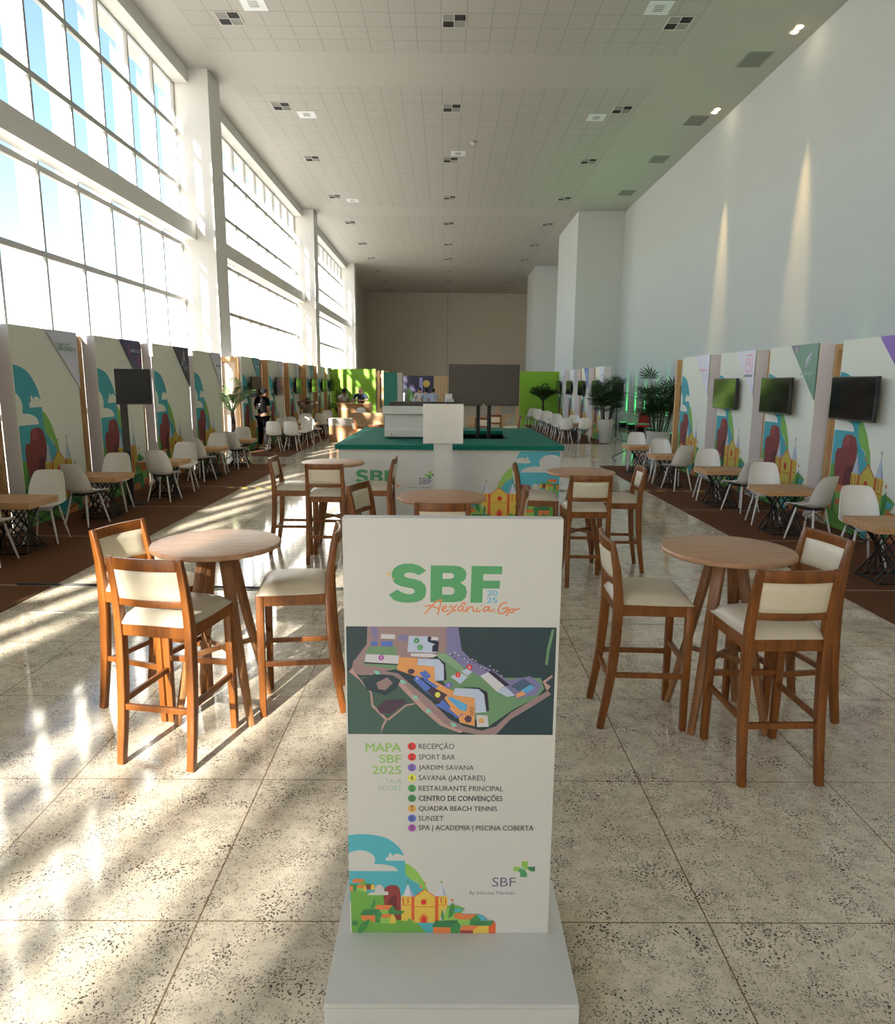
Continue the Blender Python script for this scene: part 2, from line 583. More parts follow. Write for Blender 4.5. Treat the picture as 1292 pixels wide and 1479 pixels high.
# columns on the window side
COLS = [-23.4, -9.2, 5.0, 19.0, 33.2, 47.5]
for i, y in enumerate(COLS):
    struct('column', MB().box(-6.95, -5.95, y, y + 0.95, 0, H, W_COL), 'white square column %s on the window side' % ['behind the viewpoint at the end', 'behind the viewpoint', 'beside the viewpoint', 'nearest in view', 'second in view', 'third in view'][i], 'column')
struct('trim_4', MB().box(-6.95, -6.45, -23, 47.5, 9.18, H, W_COL), 'plaster header above the windows', 'trim')
BAYS = [(-22.45, -9.2), (-8.25, 5.0), (5.95, 19.0), (19.95, 33.2), (34.15, 47.5)]
TR = [0.14, 1.3, 2.63, 3.97, 5.36, 6.8, 8.12, 9.16]
for i, (a, b) in enumerate(BAYS):
    n = 10
    st = (b - a) / n
    nm = ['behind the viewpoint', 'beside the viewpoint', 'left of the nearest column in view', 'between the first and second columns in view', 'between the second and third columns in view'][i]
    fr = struct('window_%d' % (i + 1), MB().box(-6.86, -6.80, a, b, 0, 0.14, W_FRAME).box(-6.86, -6.80, a, b, 9.14, 9.2, W_FRAME).box(-6.86, -6.80, a, a + 0.05, 0.14, 9.14, W_FRAME).box(-6.86, -6.80, b - 0.05, b, 0.14, 9.14, W_FRAME),
                'tall glazed window wall ' + nm, 'window')
    obj('glass_pane', MB().add([(-6.83, a, 0.1), (-6.83, b, 0.1), (-6.83, b, 9.18), (-6.83, a, 9.18)], [(0, 1, 2, 3)], MATS['glass']), fr)
    for k in range(1, n):
        y = a + st * k
        obj('mullion', MB().box(-6.86, -6.795, y - 0.032, y + 0.032, 0.14, 9.14, W_FRAME), fr)
    for k in range(0, n + 1):
        y = a + st * k + (0.03 if k == 0 else (-0.03 if k == n else 0))
        obj('fin', MB().box(-7.03, -6.87, y - 0.018, y + 0.018, 0.0, 9.3, W_FIN), fr)
        obj('glass_fin', MB().add([(-7.18, y, 0.0), (-7.0301, y, 0.0), (-7.0301, y, 9.3), (-7.18, y, 9.3)], [(0, 1, 2, 3)], MATS['frost']), fr)
    for z in TR[1:-1]:
        obj('transom', MB().box(-6.87, -6.79, a, b, z - 0.05, z + 0.05, W_FRAME), fr)
    struct('trim_%d' % (5 + i), MB().box(-6.78, -6.44, a, b, 5.46, 5.86, W_COL), 'white concrete beam across the window wall ' + nm, 'beam')

# carpets, strips and tapes on the floor
def carpet(x0, x1, y0, y1, lab):
    tag(obj('carpet_runner', MB().box(x0, x1, y0, y1, 0.0, 0.008, MATS['carpet'])), lab, 'carpet')
carpet(-5.34, -3.62, 1.0, 16.0, 'brown carpet runner along the left wall nearest the camera')
carpet(-5.34, -3.965, 17.7, 33.3, 'brown carpet runner far down the left wall')
carpet(3.62, 5.24, 3.0, 16.16, 'brown carpet runner along the right wall nearest the camera')
carpet(3.62, 5.24, 22.2, 32.3, 'brown carpet runner far down the right wall')
tag(obj('threshold_strip', MB().box(0.4, 1.30, 5.37, 5.395, 0.0, 0.004, STEEL).box(1.285, 1.305, 5.29, 5.395, 0.0, 0.004, STEEL).box(1.30, 3.61, 5.28, 5.305, 0.0, 0.004, STEEL)), 'thin bright metal strip set across the floor on the right', 'floor strip')
tag(obj('threshold_strip', MB().box(-3.61, -2.4, 5.485, 5.505, 0.0, 0.004, STEEL)), 'thin pale strip across the floor at the left carpet edge', 'floor strip')
cb = MB()
cb.sweep([(-3.95, 6.24, 0.016), (-3.4, 6.245, 0.012), (-2.2, 6.20, 0.012), (-1.2, 6.165, 0.012), (-0.5, 6.15, 0.012), (0.2, 6.15, 0.012)], 0.011, BLACKP, n=8)
tag(obj('cable', cb, smooth=60), 'black cable lying across the granite floor on the left', 'cable')
tag(obj('hazard_tape', MB().box(-3.95, -1.5, 12.30, 12.37, 0.008, 0.011, MATS['hazard'])), 'yellow and black tape across the left aisle floor', 'tape')
tag(obj('hazard_tape', MB().box(1.75, 4.75, 12.24, 12.31, 0.008, 0.011, MATS['hazard'])), 'yellow and black tape across the right aisle floor', 'tape')

# ceiling fittings
GRD = plain('dark_louvre', (0.035, 0.035, 0.035), 0.6)
GRL = plain('light_louvre', (0.34, 0.34, 0.32), 0.6)
FRM = plain('diffuser_frame', (0.62, 0.61, 0.57), 0.5)
def make_vent(lab):
    t_ = thing('ceiling_diffuser', lab, 'air vent', (0, 0, H), 0, 'square ceiling diffusers')
    hx, hy = 0.262, 0.29
    f = MB()
    f.box(-hx, hx, -hy, -hy + 0.02, -0.012, 0, FRM).box(-hx, hx, hy - 0.02, hy, -0.012, 0, FRM).box(-hx, -hx + 0.02, -hy, hy, -0.012, 0, FRM).box(hx - 0.02, hx, -hy, hy, -0.012, 0, FRM)
    f.box(-0.008, 0.008, -hy, hy, -0.012, 0, FRM).box(-hx, hx, -0.008, 0.008, -0.012, 0, FRM)
    obj('frame', f, t_)
    for sx_, sy_, m_ in ((-1, 1, GRD), (1, 1, GRL), (-1, -1, GRL), (1, -1, GRD)):
        g = MB()
        x0, x1 = sorted((sx_ * 0.010, sx_ * 0.24))
        y0, y1 = sorted((sy_ * 0.010, sy_ * 0.268))
        g.box(x0, x1, y0, y1, -0.004, -0.001, m_)
        for q in range(6):
            yy = y0 + (y1 - y0) * (q + 0.5) / 6
            g.box(x0, x1, yy - 0.006, yy + 0.006, -0.010, -0.004, m_)
        obj('louvre', g, t_)
    return t_
ORD = ['first', 'second', 'third', 'fourth', 'fifth', 'sixth', 'seventh', 'eighth', 'ninth', 'tenth']
v0 = None
vy = [16.55, 21.35, 26.0, 31.0, 35.8, 41.0, 45.6, 50.6, 55.4, 60.0]
for xi, (x, nm) in enumerate(((-4.65, 'left'), (0.15, 'middle'), (4.95, 'right'))):
    for k, y in enumerate(vy):
        lab = 'square ceiling air diffuser, %s from the camera in the %s row' % (ORD[k], nm)
        if v0 is None:
            v0 = make_vent(lab)
            v0.location = (x, y, H)
        else:
            dup(v0, (x, y, H), 0, lab)
PAN = plain('pale_ceiling_panel', (0.72, 0.76, 0.78), 0.4)
for x, y, lab in ((-3.98, 15.95, 'pale access panel in the tile ceiling beside the nearest left diffuser'), (-4.05, 21.95, 'pale access panel beside the second diffuser of the left row'),
                  (4.35, 15.95, 'pale access panel beside the nearest right diffuser'), (4.35, 21.95, 'pale access panel beside the second diffuser of the right row'),
                  (-3.98, 31.6, 'pale access panel beside the fourth diffuser of the left row'), (0.4, 25.3, 'pale access panel beside the third diffuser of the middle row')):
    t_ = thing('ceiling_panel', lab, 'panel', (x, y, H))
    obj('plate', MB().box(-0.25, 0.25, -0.27, 0.27, -0.010, 0, PAN), t_)
    g = MB()
    for q in range(4):
        g.box(-0.10, 0.10, -0.12 + q * 0.07, -0.09 + q * 0.07, -0.014, -0.010, GRL)
    obj('grille', g, t_)
for k, y in enumerate((18.2, 22.1, 25.7, 30.0)):
    t_ = thing('ceiling_grille', 'grey return air grille in the right ceiling strip, %s from the camera' % ORD[k], 'air vent', (7.3, y, H), 0, 'grey ceiling grilles')
    obj('frame', MB().box(-0.30, 0.30, -0.40, 0.40, -0.012, 0, plain('grille_grey', (0.36, 0.37, 0.33), 0.6)), t_)
    g = MB()
    for q in range(18):
        yy = -0.36 + q * 0.0425
        g.box(-0.27, 0.27, yy, yy + 0.02, -0.02, -0.012, plain('grille_slat', (0.26, 0.27, 0.24), 0.6))
    obj('slats', g, t_)
LAMP = emit('warm_lamp', (1.0, 0.83, 0.55), 22.0)
for k, (y, e) in enumerate(((16.75, 3200.0), (21.35, 3200.0))):
    t_ = thing('downlight', 'twin warm recessed downlight by the right wall, %s the camera' % ['nearest', 'second from'][k], 'ceiling light', (7.6, y, H))
    obj('housing', MB().box(-0.11, 0.11, -0.23, 0.23, -0.012, 0, plain('downlight_trim', (0.55, 0.50, 0.42), 0.5)), t_)
    for q in (-0.11, 0.11):
        b = MB()
        b.lathe([(0.075, -0.016), (0.06, -0.03), (0.03, -0.036)], LAMP, 16, (0, q, 0))
        obj('lamp', b, t_, smooth=60)
    ld = bpy.data.lights.new('downlight_beam', 'SPOT')
    ld.energy = e
    ld.color = (1.0, 0.62, 0.26)
    ld.spot_size = math.radians(17)
    ld.spot_blend = 0.9
    ld.shadow_soft_size = 0.04
    lo = bpy.data.objects.new('downlight_beam', ld)
    C.objects.link(lo)
    lo.parent = t_
    lo.location = (0, 0, -0.06)
    lo.rotation_euler = Vector((0.05, -0.02, -1)).to_track_quat('-Z', 'Y').to_euler()
for x, y, lab in ((0.85, 24.1, 'round smoke detector on the tile ceiling nearest the middle'), (1.35, 47.5, 'round smoke detector far down the tile ceiling')):
    t_ = thing('smoke_detector', lab, 'detector', (x, y, H))
    obj('base', MB().lathe([(0.11, 0), (0.11, -0.03), (0.09, -0.05)], GRL, 20), t_, smooth=50)
    obj('sensor', MB().lathe([(0.06, -0.05), (0.055, -0.085), (0.02, -0.095)], PAN, 16), t_, smooth=50)

# green floor uplights along the right wall
GLAMP = emit('green_lamp', (0.05, 1.0, 0.25), 1.2)
for k, y in enumerate((31.1, 29.7, 28.3, 26.8, 25.5, 24.2, 21.6, 19.0, 16.4, 13.8)):
    t_ = thing('floor_uplight', 'black floor uplight throwing green on the right wall, %s from the far end' % ORD[k], 'uplight', (7.915, y, 0), 0, 'green floor uplights')
    obj('body', MB().box(-0.13, 0.13, -0.17, 0.17, 0.04, 0.22, BLACKP), t_, bevel=0.01)
    obj('stand', MB().box(-0.11, 0.11, -0.19, -0.17, 0.0, 0.16, BLACK).box(-0.11, 0.11, 0.17, 0.19, 0.0, 0.16, BLACK), t_)
    obj('lens', MB().box(-0.11, 0.11, -0.15, 0.15, 0.215, 0.224, GLAMP), t_)
    for e_, sz, tilt in ((120, 36, -0.24), (520, 16, 0.15)):
        ld = bpy.data.lights.new('uplight_beam', 'SPOT')
        ld.energy = e_
        ld.color = (0.03, 1.0, 0.18)
        ld.spot_size = math.radians(sz)
        ld.spot_blend = 0.6
        ld.shadow_soft_size = 0.04
        lo = bpy.data.objects.new('uplight_beam', ld)
        C.objects.link(lo)
        lo.parent = t_
        lo.location = (0, 0, 0.26)
        lo.rotation_euler = Vector((tilt, 0.0, 1)).to_track_quat('-Z', 'Y').to_euler()
# ------------------------------------------------------------------ artwork shared by the printed fabrics
INK = {}
def ink(name, r, g, b):
    if name not in INK:
        INK[name] = plain('ink_' + name, alb(r, g, b), 0.5, var=0.02)
    return INK[name]
K_TEAL = ink('teal', 78, 165, 172); K_LT = ink('leaf_green', 138, 182, 84); K_GR = ink('green', 108, 160, 70); K_DK = ink('dark_green', 68, 132, 72)
K_RED = ink('brick', 140, 62, 58); K_RED2 = ink('maroon', 108, 46, 48); K_OR = ink('orange', 228, 122, 66); K_YE = ink('yellow', 232, 180, 74)
K_VER = ink('vermilion', 220, 92, 48); K_SC = ink('scarlet', 208, 56, 44); K_LAV = ink('lavender', 196, 196, 212); K_LAV2 = ink('lavender_grey', 160, 160, 184)
K_LOGO = ink('logo_green', 82, 150, 98); K_BLUE = ink('logo_blue', 92, 172, 196); K_ORL = ink('logo_orange', 226, 132, 88); K_TXT = ink('text_grey', 78, 76, 78)
K_MAPA = ink('title_green', 142, 178, 102); K_MAPL = ink('title_pale', 140, 172, 134)
ART = [  # (ink or None for the ground colour, outline), back to front
 (K_TEAL, spline([(130, 138), (180, 130), (240, 128), (320, 133), (400, 150), (450, 172), (500, 212), (530, 245), (555, 292)], 2) + [(560, 330), (560, 420), (600, 470), (650, 495), (690, 535), (720, 560), (735, 600), (735, 640), (130, 640)]),
 (K_LT, [(560, 345), (590, 358), (620, 378), (660, 415), (690, 460), (715, 500), (735, 555), (738, 600), (700, 560), (690, 530), (650, 490), (600, 470), (575, 450), (560, 425)]),
 (None, spline([(126, 275), (150, 262), (190, 252), (230, 250), (280, 262), (315, 285), (330, 310), (330, 335), (322, 353)], 2) + spline([(390, 356), (450, 366), (490, 383), (507, 408)], 2) + [(126, 408)]),
 (None, [(412, 327), (415, 305), (432, 300), (436, 278), (446, 268), (456, 275), (465, 292), (478, 280), (495, 275), (520, 279), (555, 292), (562, 327)]),
 (K_GR, [(138, 560), (260, 570), (390, 590), (400, 640), (540, 745), (600, 760), (650, 800), (700, 860), (728, 886), (140, 886)]),
 (K_RED, [(392, 600), (396, 570), (405, 540), (420, 524), (450, 515), (490, 517), (512, 532), (522, 560), (526, 600), (528, 787), (480, 787), (470, 700), (400, 672)]),
 (K_RED2, [(428, 668), (432, 625), (452, 600), (492, 594), (496, 704), (470, 700)]),
 (K_TEAL, [(650, 808), (800, 808), (775, 886), (728, 886), (700, 860)]),
 (K_YE, [(632, 604), (712, 548), (792, 604), (792, 808), (632, 808)]),
 (K_YE, [(530, 602), (545, 590), (605, 592), (630, 602), (630, 806), (600, 775), (530, 790)]),
 (K_YE, [(794, 604), (815, 592), (868, 592), (890, 610), (886, 690), (840, 740), (822, 806), (794, 808)]),
 (K_VER, [(608, 596), (632, 604), (632, 800), (608, 778)]), (K_VER, [(792, 604), (818, 594), (818, 804), (792, 808)]),
 (K_VER, [(670, 808), (670, 760), (704, 733), (738, 760), (738, 808)]), (K_YE, [(676, 808), (676, 763), (704, 740), (732, 763), (732, 808)]),
 (K_SC, [(682, 808), (682, 767), (704, 747), (727, 767), (727, 808)]), (K_SC, circ(704, 645, 22, 16)),
 (K_VER, [(632, 600), (712, 544), (792, 600), (792, 607), (712, 552), (632, 608)]),
 (K_VER, rect(541, 610, 551, 664)), (K_VER, rect(578, 608, 587, 656)), (K_VER, rect(836, 608, 845, 652)), (K_VER, rect(870, 612, 878, 658)),
 (K_VER, rect(530, 666, 608, 671)), (K_VER, rect(632, 679, 792, 684)), (K_VER, rect(818, 665, 886, 670)),
 (K_LAV, [(543, 598), (582, 503), (630, 602)]), (K_LAV2, [(582, 503), (630, 602), (604, 597)]),
 (K_LAV, [(798, 600), (840, 503), (880, 596)]), (K_LAV2, [(840, 503), (880, 596), (858, 594)]),
 (K_DK, rect(579, 476, 583, 506)), (K_DK, rect(570, 486, 592, 490)), (K_DK, rect(838, 474, 842, 506)), (K_DK, rect(829, 485, 851, 489)),
 (K_DK, [(133, 508), (190, 508), (190, 560), (133, 560)]), (K_OR, rect(133, 522, 157, 562)), (K_OR, [(148, 495), (165, 467), (240, 467), (256, 495)]), (K_GR, [(190, 512), (225, 495), (240, 470), (262, 508), (262, 520), (190, 520)]),
 (K_DK, [(252, 502), (312, 502), (296, 516), (256, 516)]), (K_RED, rect(260, 515, 297, 548)), (K_YE, [(295, 548), (295, 520), (308, 503), (325, 520), (325, 548)]),
 (K_LT, rect(185, 534, 242, 563)), (K_YE, [(238, 535), (252, 514), (262, 535), (262, 563), (238, 563)]), (K_OR, [(180, 535), (203, 512), (254, 514), (240, 535)]),
 (None, [(265, 590), (300, 570), (325, 568), (327, 535), (345, 512), (370, 508), (392, 525), (400, 562), (425, 562), (432, 578), (425, 591)]),
 (K_DK, [(290, 690), (310, 640), (322, 612), (333, 650), (318, 690)]),
 (K_LT, [(345, 704), (430, 704), (430, 742), (345, 742)]), (K_DK, [(430, 744), (428, 702), (462, 670), (487, 706), (487, 744)]), (K_OR, [(322, 694), (342, 667), (465, 668), (430, 706), (340, 706)]),
 (K_YE, [(530, 790), (530, 748), (555, 720), (580, 752), (580, 790)]), (K_DK, [(448, 740), (470, 710), (560, 715), (532, 740)]),
 (K_DK, [(325, 806), (322, 745), (355, 700), (382, 742), (366, 765), (366, 806)]), (K_OR, [(216, 747), (325, 747), (325, 808), (268, 778), (250, 800), (216, 776)]), (ink('roof_green', 60, 122, 76), [(208, 749), (242, 703), (356, 700), (325, 749)]),
 (K_LT, rect(366, 766, 444, 812)), (K_YE, [(442, 812), (442, 765), (463, 738), (487, 768), (487, 812)]), (K_OR, [(364, 768), (388, 738), (463, 738), (441, 768)]),
 (K_DK, [(185, 886), (192, 850), (215, 815), (282, 775), (268, 830), (238, 870), (215, 886)]), (K_DK, circ(168, 812, 26, 14, 22)),
 (K_GR, [(885, 675), (920, 660), (970, 672), (1026, 692), (1000, 722), (940, 770), (885, 740)]), (K_TEAL, [(945, 690), (1012, 697), (985, 718), (945, 728)]),
 (K_TEAL, [(1120, 738), (1160, 745), (1205, 785), (1120, 790)]),
 (K_LT, [(846, 785), (880, 700), (930, 660), (952, 740), (985, 770), (900, 795)]),
 (K_DK, [(838, 748), (848, 700), (858, 735), (862, 782), (850, 784)]), (K_DK, [(895, 768), (903, 690), (930, 645), (946, 700), (932, 748)]),
 (K_LT, rect(958, 775, 1068, 824)), (K_DK, [(1065, 824), (1066, 777), (1115, 736), (1146, 776), (1140, 824)]), (K_OR, [(930, 760), (968, 722), (1000, 736), (1116, 737), (1070, 778), (980, 778)]),
 (K_YE, [(1088, 884), (1088, 862), (1116, 828), (1214, 824), (1214, 884)]), (K_VER, [(1212, 884), (1212, 825), (1248, 788), (1266, 818), (1266, 884)]), (ink('roof_green', 60, 122, 76), [(1108, 826), (1125, 790), (1250, 787), (1235, 826)]),
 (K_OR, rect(778, 838, 916, 886)), (K_DK, [(915, 886), (913, 838), (962, 781), (994, 826), (985, 886)]), (ink('roof_green', 60, 122, 76), [(768, 840), (795, 790), (966, 784), (915, 841)]),
 (K_RED, rect(990, 860, 1090, 886)), (K_OR, [(983, 862), (1010, 825), (1142, 825), (1090, 863)]),
 (K_OR, [(682, 508), (687, 518), (697, 522), (687, 527), (682, 538), (677, 527), (667, 522), (677, 518)]), (K_OR, circ(714, 496, 7, 8)), (K_OR, [(925, 612), (930, 621), (940, 626), (930, 631), (925, 640), (920, 631), (910, 626), (920, 621)]),
]
ROCK_BIG = [(K_RED, [(318, 735), (312, 520), (330, 496), (380, 493), (386, 455), (410, 428), (480, 422), (540, 436), (566, 480), (576, 600), (578, 770), (400, 745)]), (K_RED2, [(440, 750), (442, 610), (470, 572), (540, 566), (560, 700), (545, 758)]), (ink('rock_light', 160, 74, 66), [(400, 480), (410, 428), (470, 422), (470, 480)])]
def print_art(pr, xf, ground, tone=lambda m: m, big_rock=False):
    for m, pts in ART:
        if big_rock:
            if max(p[0] for p in pts) <= 330 and min(p[1] for p in pts) > 455 and max(p[1] for p in pts) < 570:
                continue
            if m is K_RED and pts[0] == (392, 600):
                for m2, p2 in ROCK_BIG:
                    pr.poly(p2, tone(m2), xf)
                continue
            if m is K_RED2 or (m is None and pts[0] == (265, 590)):
                continue
        pr.poly(pts, ground if m is None else tone(m), xf)
L_S = [(422, 188), (362, 227), (330, 212), (290, 204), (260, 208), (242, 222), (248, 238), (280, 250), (330, 258), (380, 275), (412, 305), (422, 345), (415, 395), (385, 428), (340, 444), (280, 450), (215, 446), (160, 430), (119, 386), (188, 341), (215, 362), (260, 378), (300, 380), (325, 368), (329, 350), (310, 334), (260, 325), (205, 312), (165, 290), (145, 255), (142, 215), (155, 180), (190, 150), (240, 134), (310, 133), (370, 150)]
L_B = [(458, 146), (640, 147), (700, 155), (735, 180), (746, 215), (738, 255), (700, 286), (740, 315), (752, 360), (742, 405), (710, 432), (660, 443), (455, 443)]
L_B1 = [(553, 207), (620, 207), (642, 216), (647, 230), (640, 245), (620, 253), (553, 253)]
L_B2 = [(551, 319), (620, 319), (645, 330), (652, 350), (645, 372), (625, 382), (551, 382)]
L_F = [(787, 148), (1035, 150), (1033, 214), (882, 214), (882, 266), (1020, 266), (1016, 330), (880, 330), (878, 446), (780, 446)]
SCRIPT = [[(412, 540), (440, 505), (500, 440), (540, 425)], [(415, 480), (450, 470), (505, 490), (530, 495)], [(548, 425), (532, 480), (516, 543)], [(552, 505), (580, 490), (582, 475), (562, 480), (550, 505), (570, 520), (602, 508)],
          [(612, 480), (628, 475), (640, 515), (662, 508)], [(668, 466), (630, 512), (592, 548)], [(722, 482), (700, 475), (682, 490), (684, 512), (704, 512), (724, 490)], [(726, 476), (722, 505), (735, 518), (750, 505)],
          [(708, 464), (728, 442), (740, 464)], [(756, 482), (752, 522)], [(752, 510), (778, 484), (800, 482), (802, 508), (818, 518)], [(838, 488), (832, 512), (848, 518), (864, 506)], [(870, 468), (872, 469)],
          [(932, 482), (906, 478), (888, 496), (892, 514), (912, 512), (934, 488)], [(936, 478), (932, 505), (948, 516), (972, 500)], [(982, 520), (983, 521)], [(1074, 444), (1042, 450), (1014, 484), (1010, 515), (1026, 534), (1058, 526), (1084, 496)],
          [(1044, 494), (1090, 484), (1086, 520), (1078, 552)], [(1118, 496), (1102, 508), (1106, 524), (1124, 524), (1138, 506), (1122, 496), (1150, 500), (1178, 492)]]
def print_logo(pr, xf, ground):
    for p in (L_S, L_B, L_F):
        pr.poly(p, K_LOGO, xf, pr.n)
    pr.n += 1
    pr.many([L_B1, L_B2], ground, xf)
    for a, y0, y1 in (('20', 388, 342), ('25', 448, 400)):
        x0, z0 = xf(912, y0); x1, z1 = xf(1000, y1)
        pr.text(a, K_BLUE, x0, x1, z0, z1, 0.035)
    for q in SCRIPT:
        pr.many(stroke(spline(q, 4) if len(q) > 2 else q, 12), K_ORL, xf)
    pr.poly([(117, 198), (122, 212), (136, 218), (122, 224), (117, 238), (112, 224), (96, 218), (112, 212)], ink('logo_star', 236, 170, 90), xf)
    pr.poly([(148, 246), (168, 252), (152, 268)], ink('logo_star', 236, 170, 90), xf)
def print_cross(pr, xf):
    pr.poly([(1032, 697), (1068, 697), (1068, 726), (1080, 750), (1052, 738), (1032, 728)], K_LT, xf)
    pr.poly([(988, 726), (1028, 728), (1026, 742), (1008, 752), (988, 752)], K_LT, xf)
    pr.poly([(1028, 734), (1052, 742), (1064, 762), (1065, 783), (1027, 783), (1026, 760), (1010, 748)], K_LOGO, xf)
    pr.poly([(1068, 726), (1107, 726), (1107, 752), (1085, 752), (1068, 738)], ink('cross_green', 62, 122, 78), xf)

# ------------------------------------------------------------------ map sign in the foreground
sg = thing('map_sign', 'tall white map sign with a green logo standing on the floor in the middle foreground', 'sign', (0.03, 2.0, 0))
b = MB()
b.box(-0.37, 0.375, -0.27, 0.25, 0.012, 0.0855, SIGN_W)
obj('base', b, sg, bevel=0.002)
obj('base_lid', MB().box(-0.37, 0.375, -0.27, 0.25, 0.087, 0.10, SIGN_W), sg, bevel=0.0015)
obj('plinth', MB().box(-0.369, 0.374, -0.269, 0.24, 0.0, 0.0118, SIGN_W), sg)
obj('board', MB().box(-0.328, 0.322, 0.0, 0.045, 0.1002, 1.49, SIGN_W), sg, bevel=0.0015)
def sfn(a, z, l):
    return (a - 0.03, -l, z)
mb = MB(); pr = Print(mb, sfn, 0.00004)
print_logo(pr, lambda a, c: (-0.2060 + 0.000368 * a, 1.4035 - 0.000382 * c), SIGN_W)
obj('logo', mb, sg)
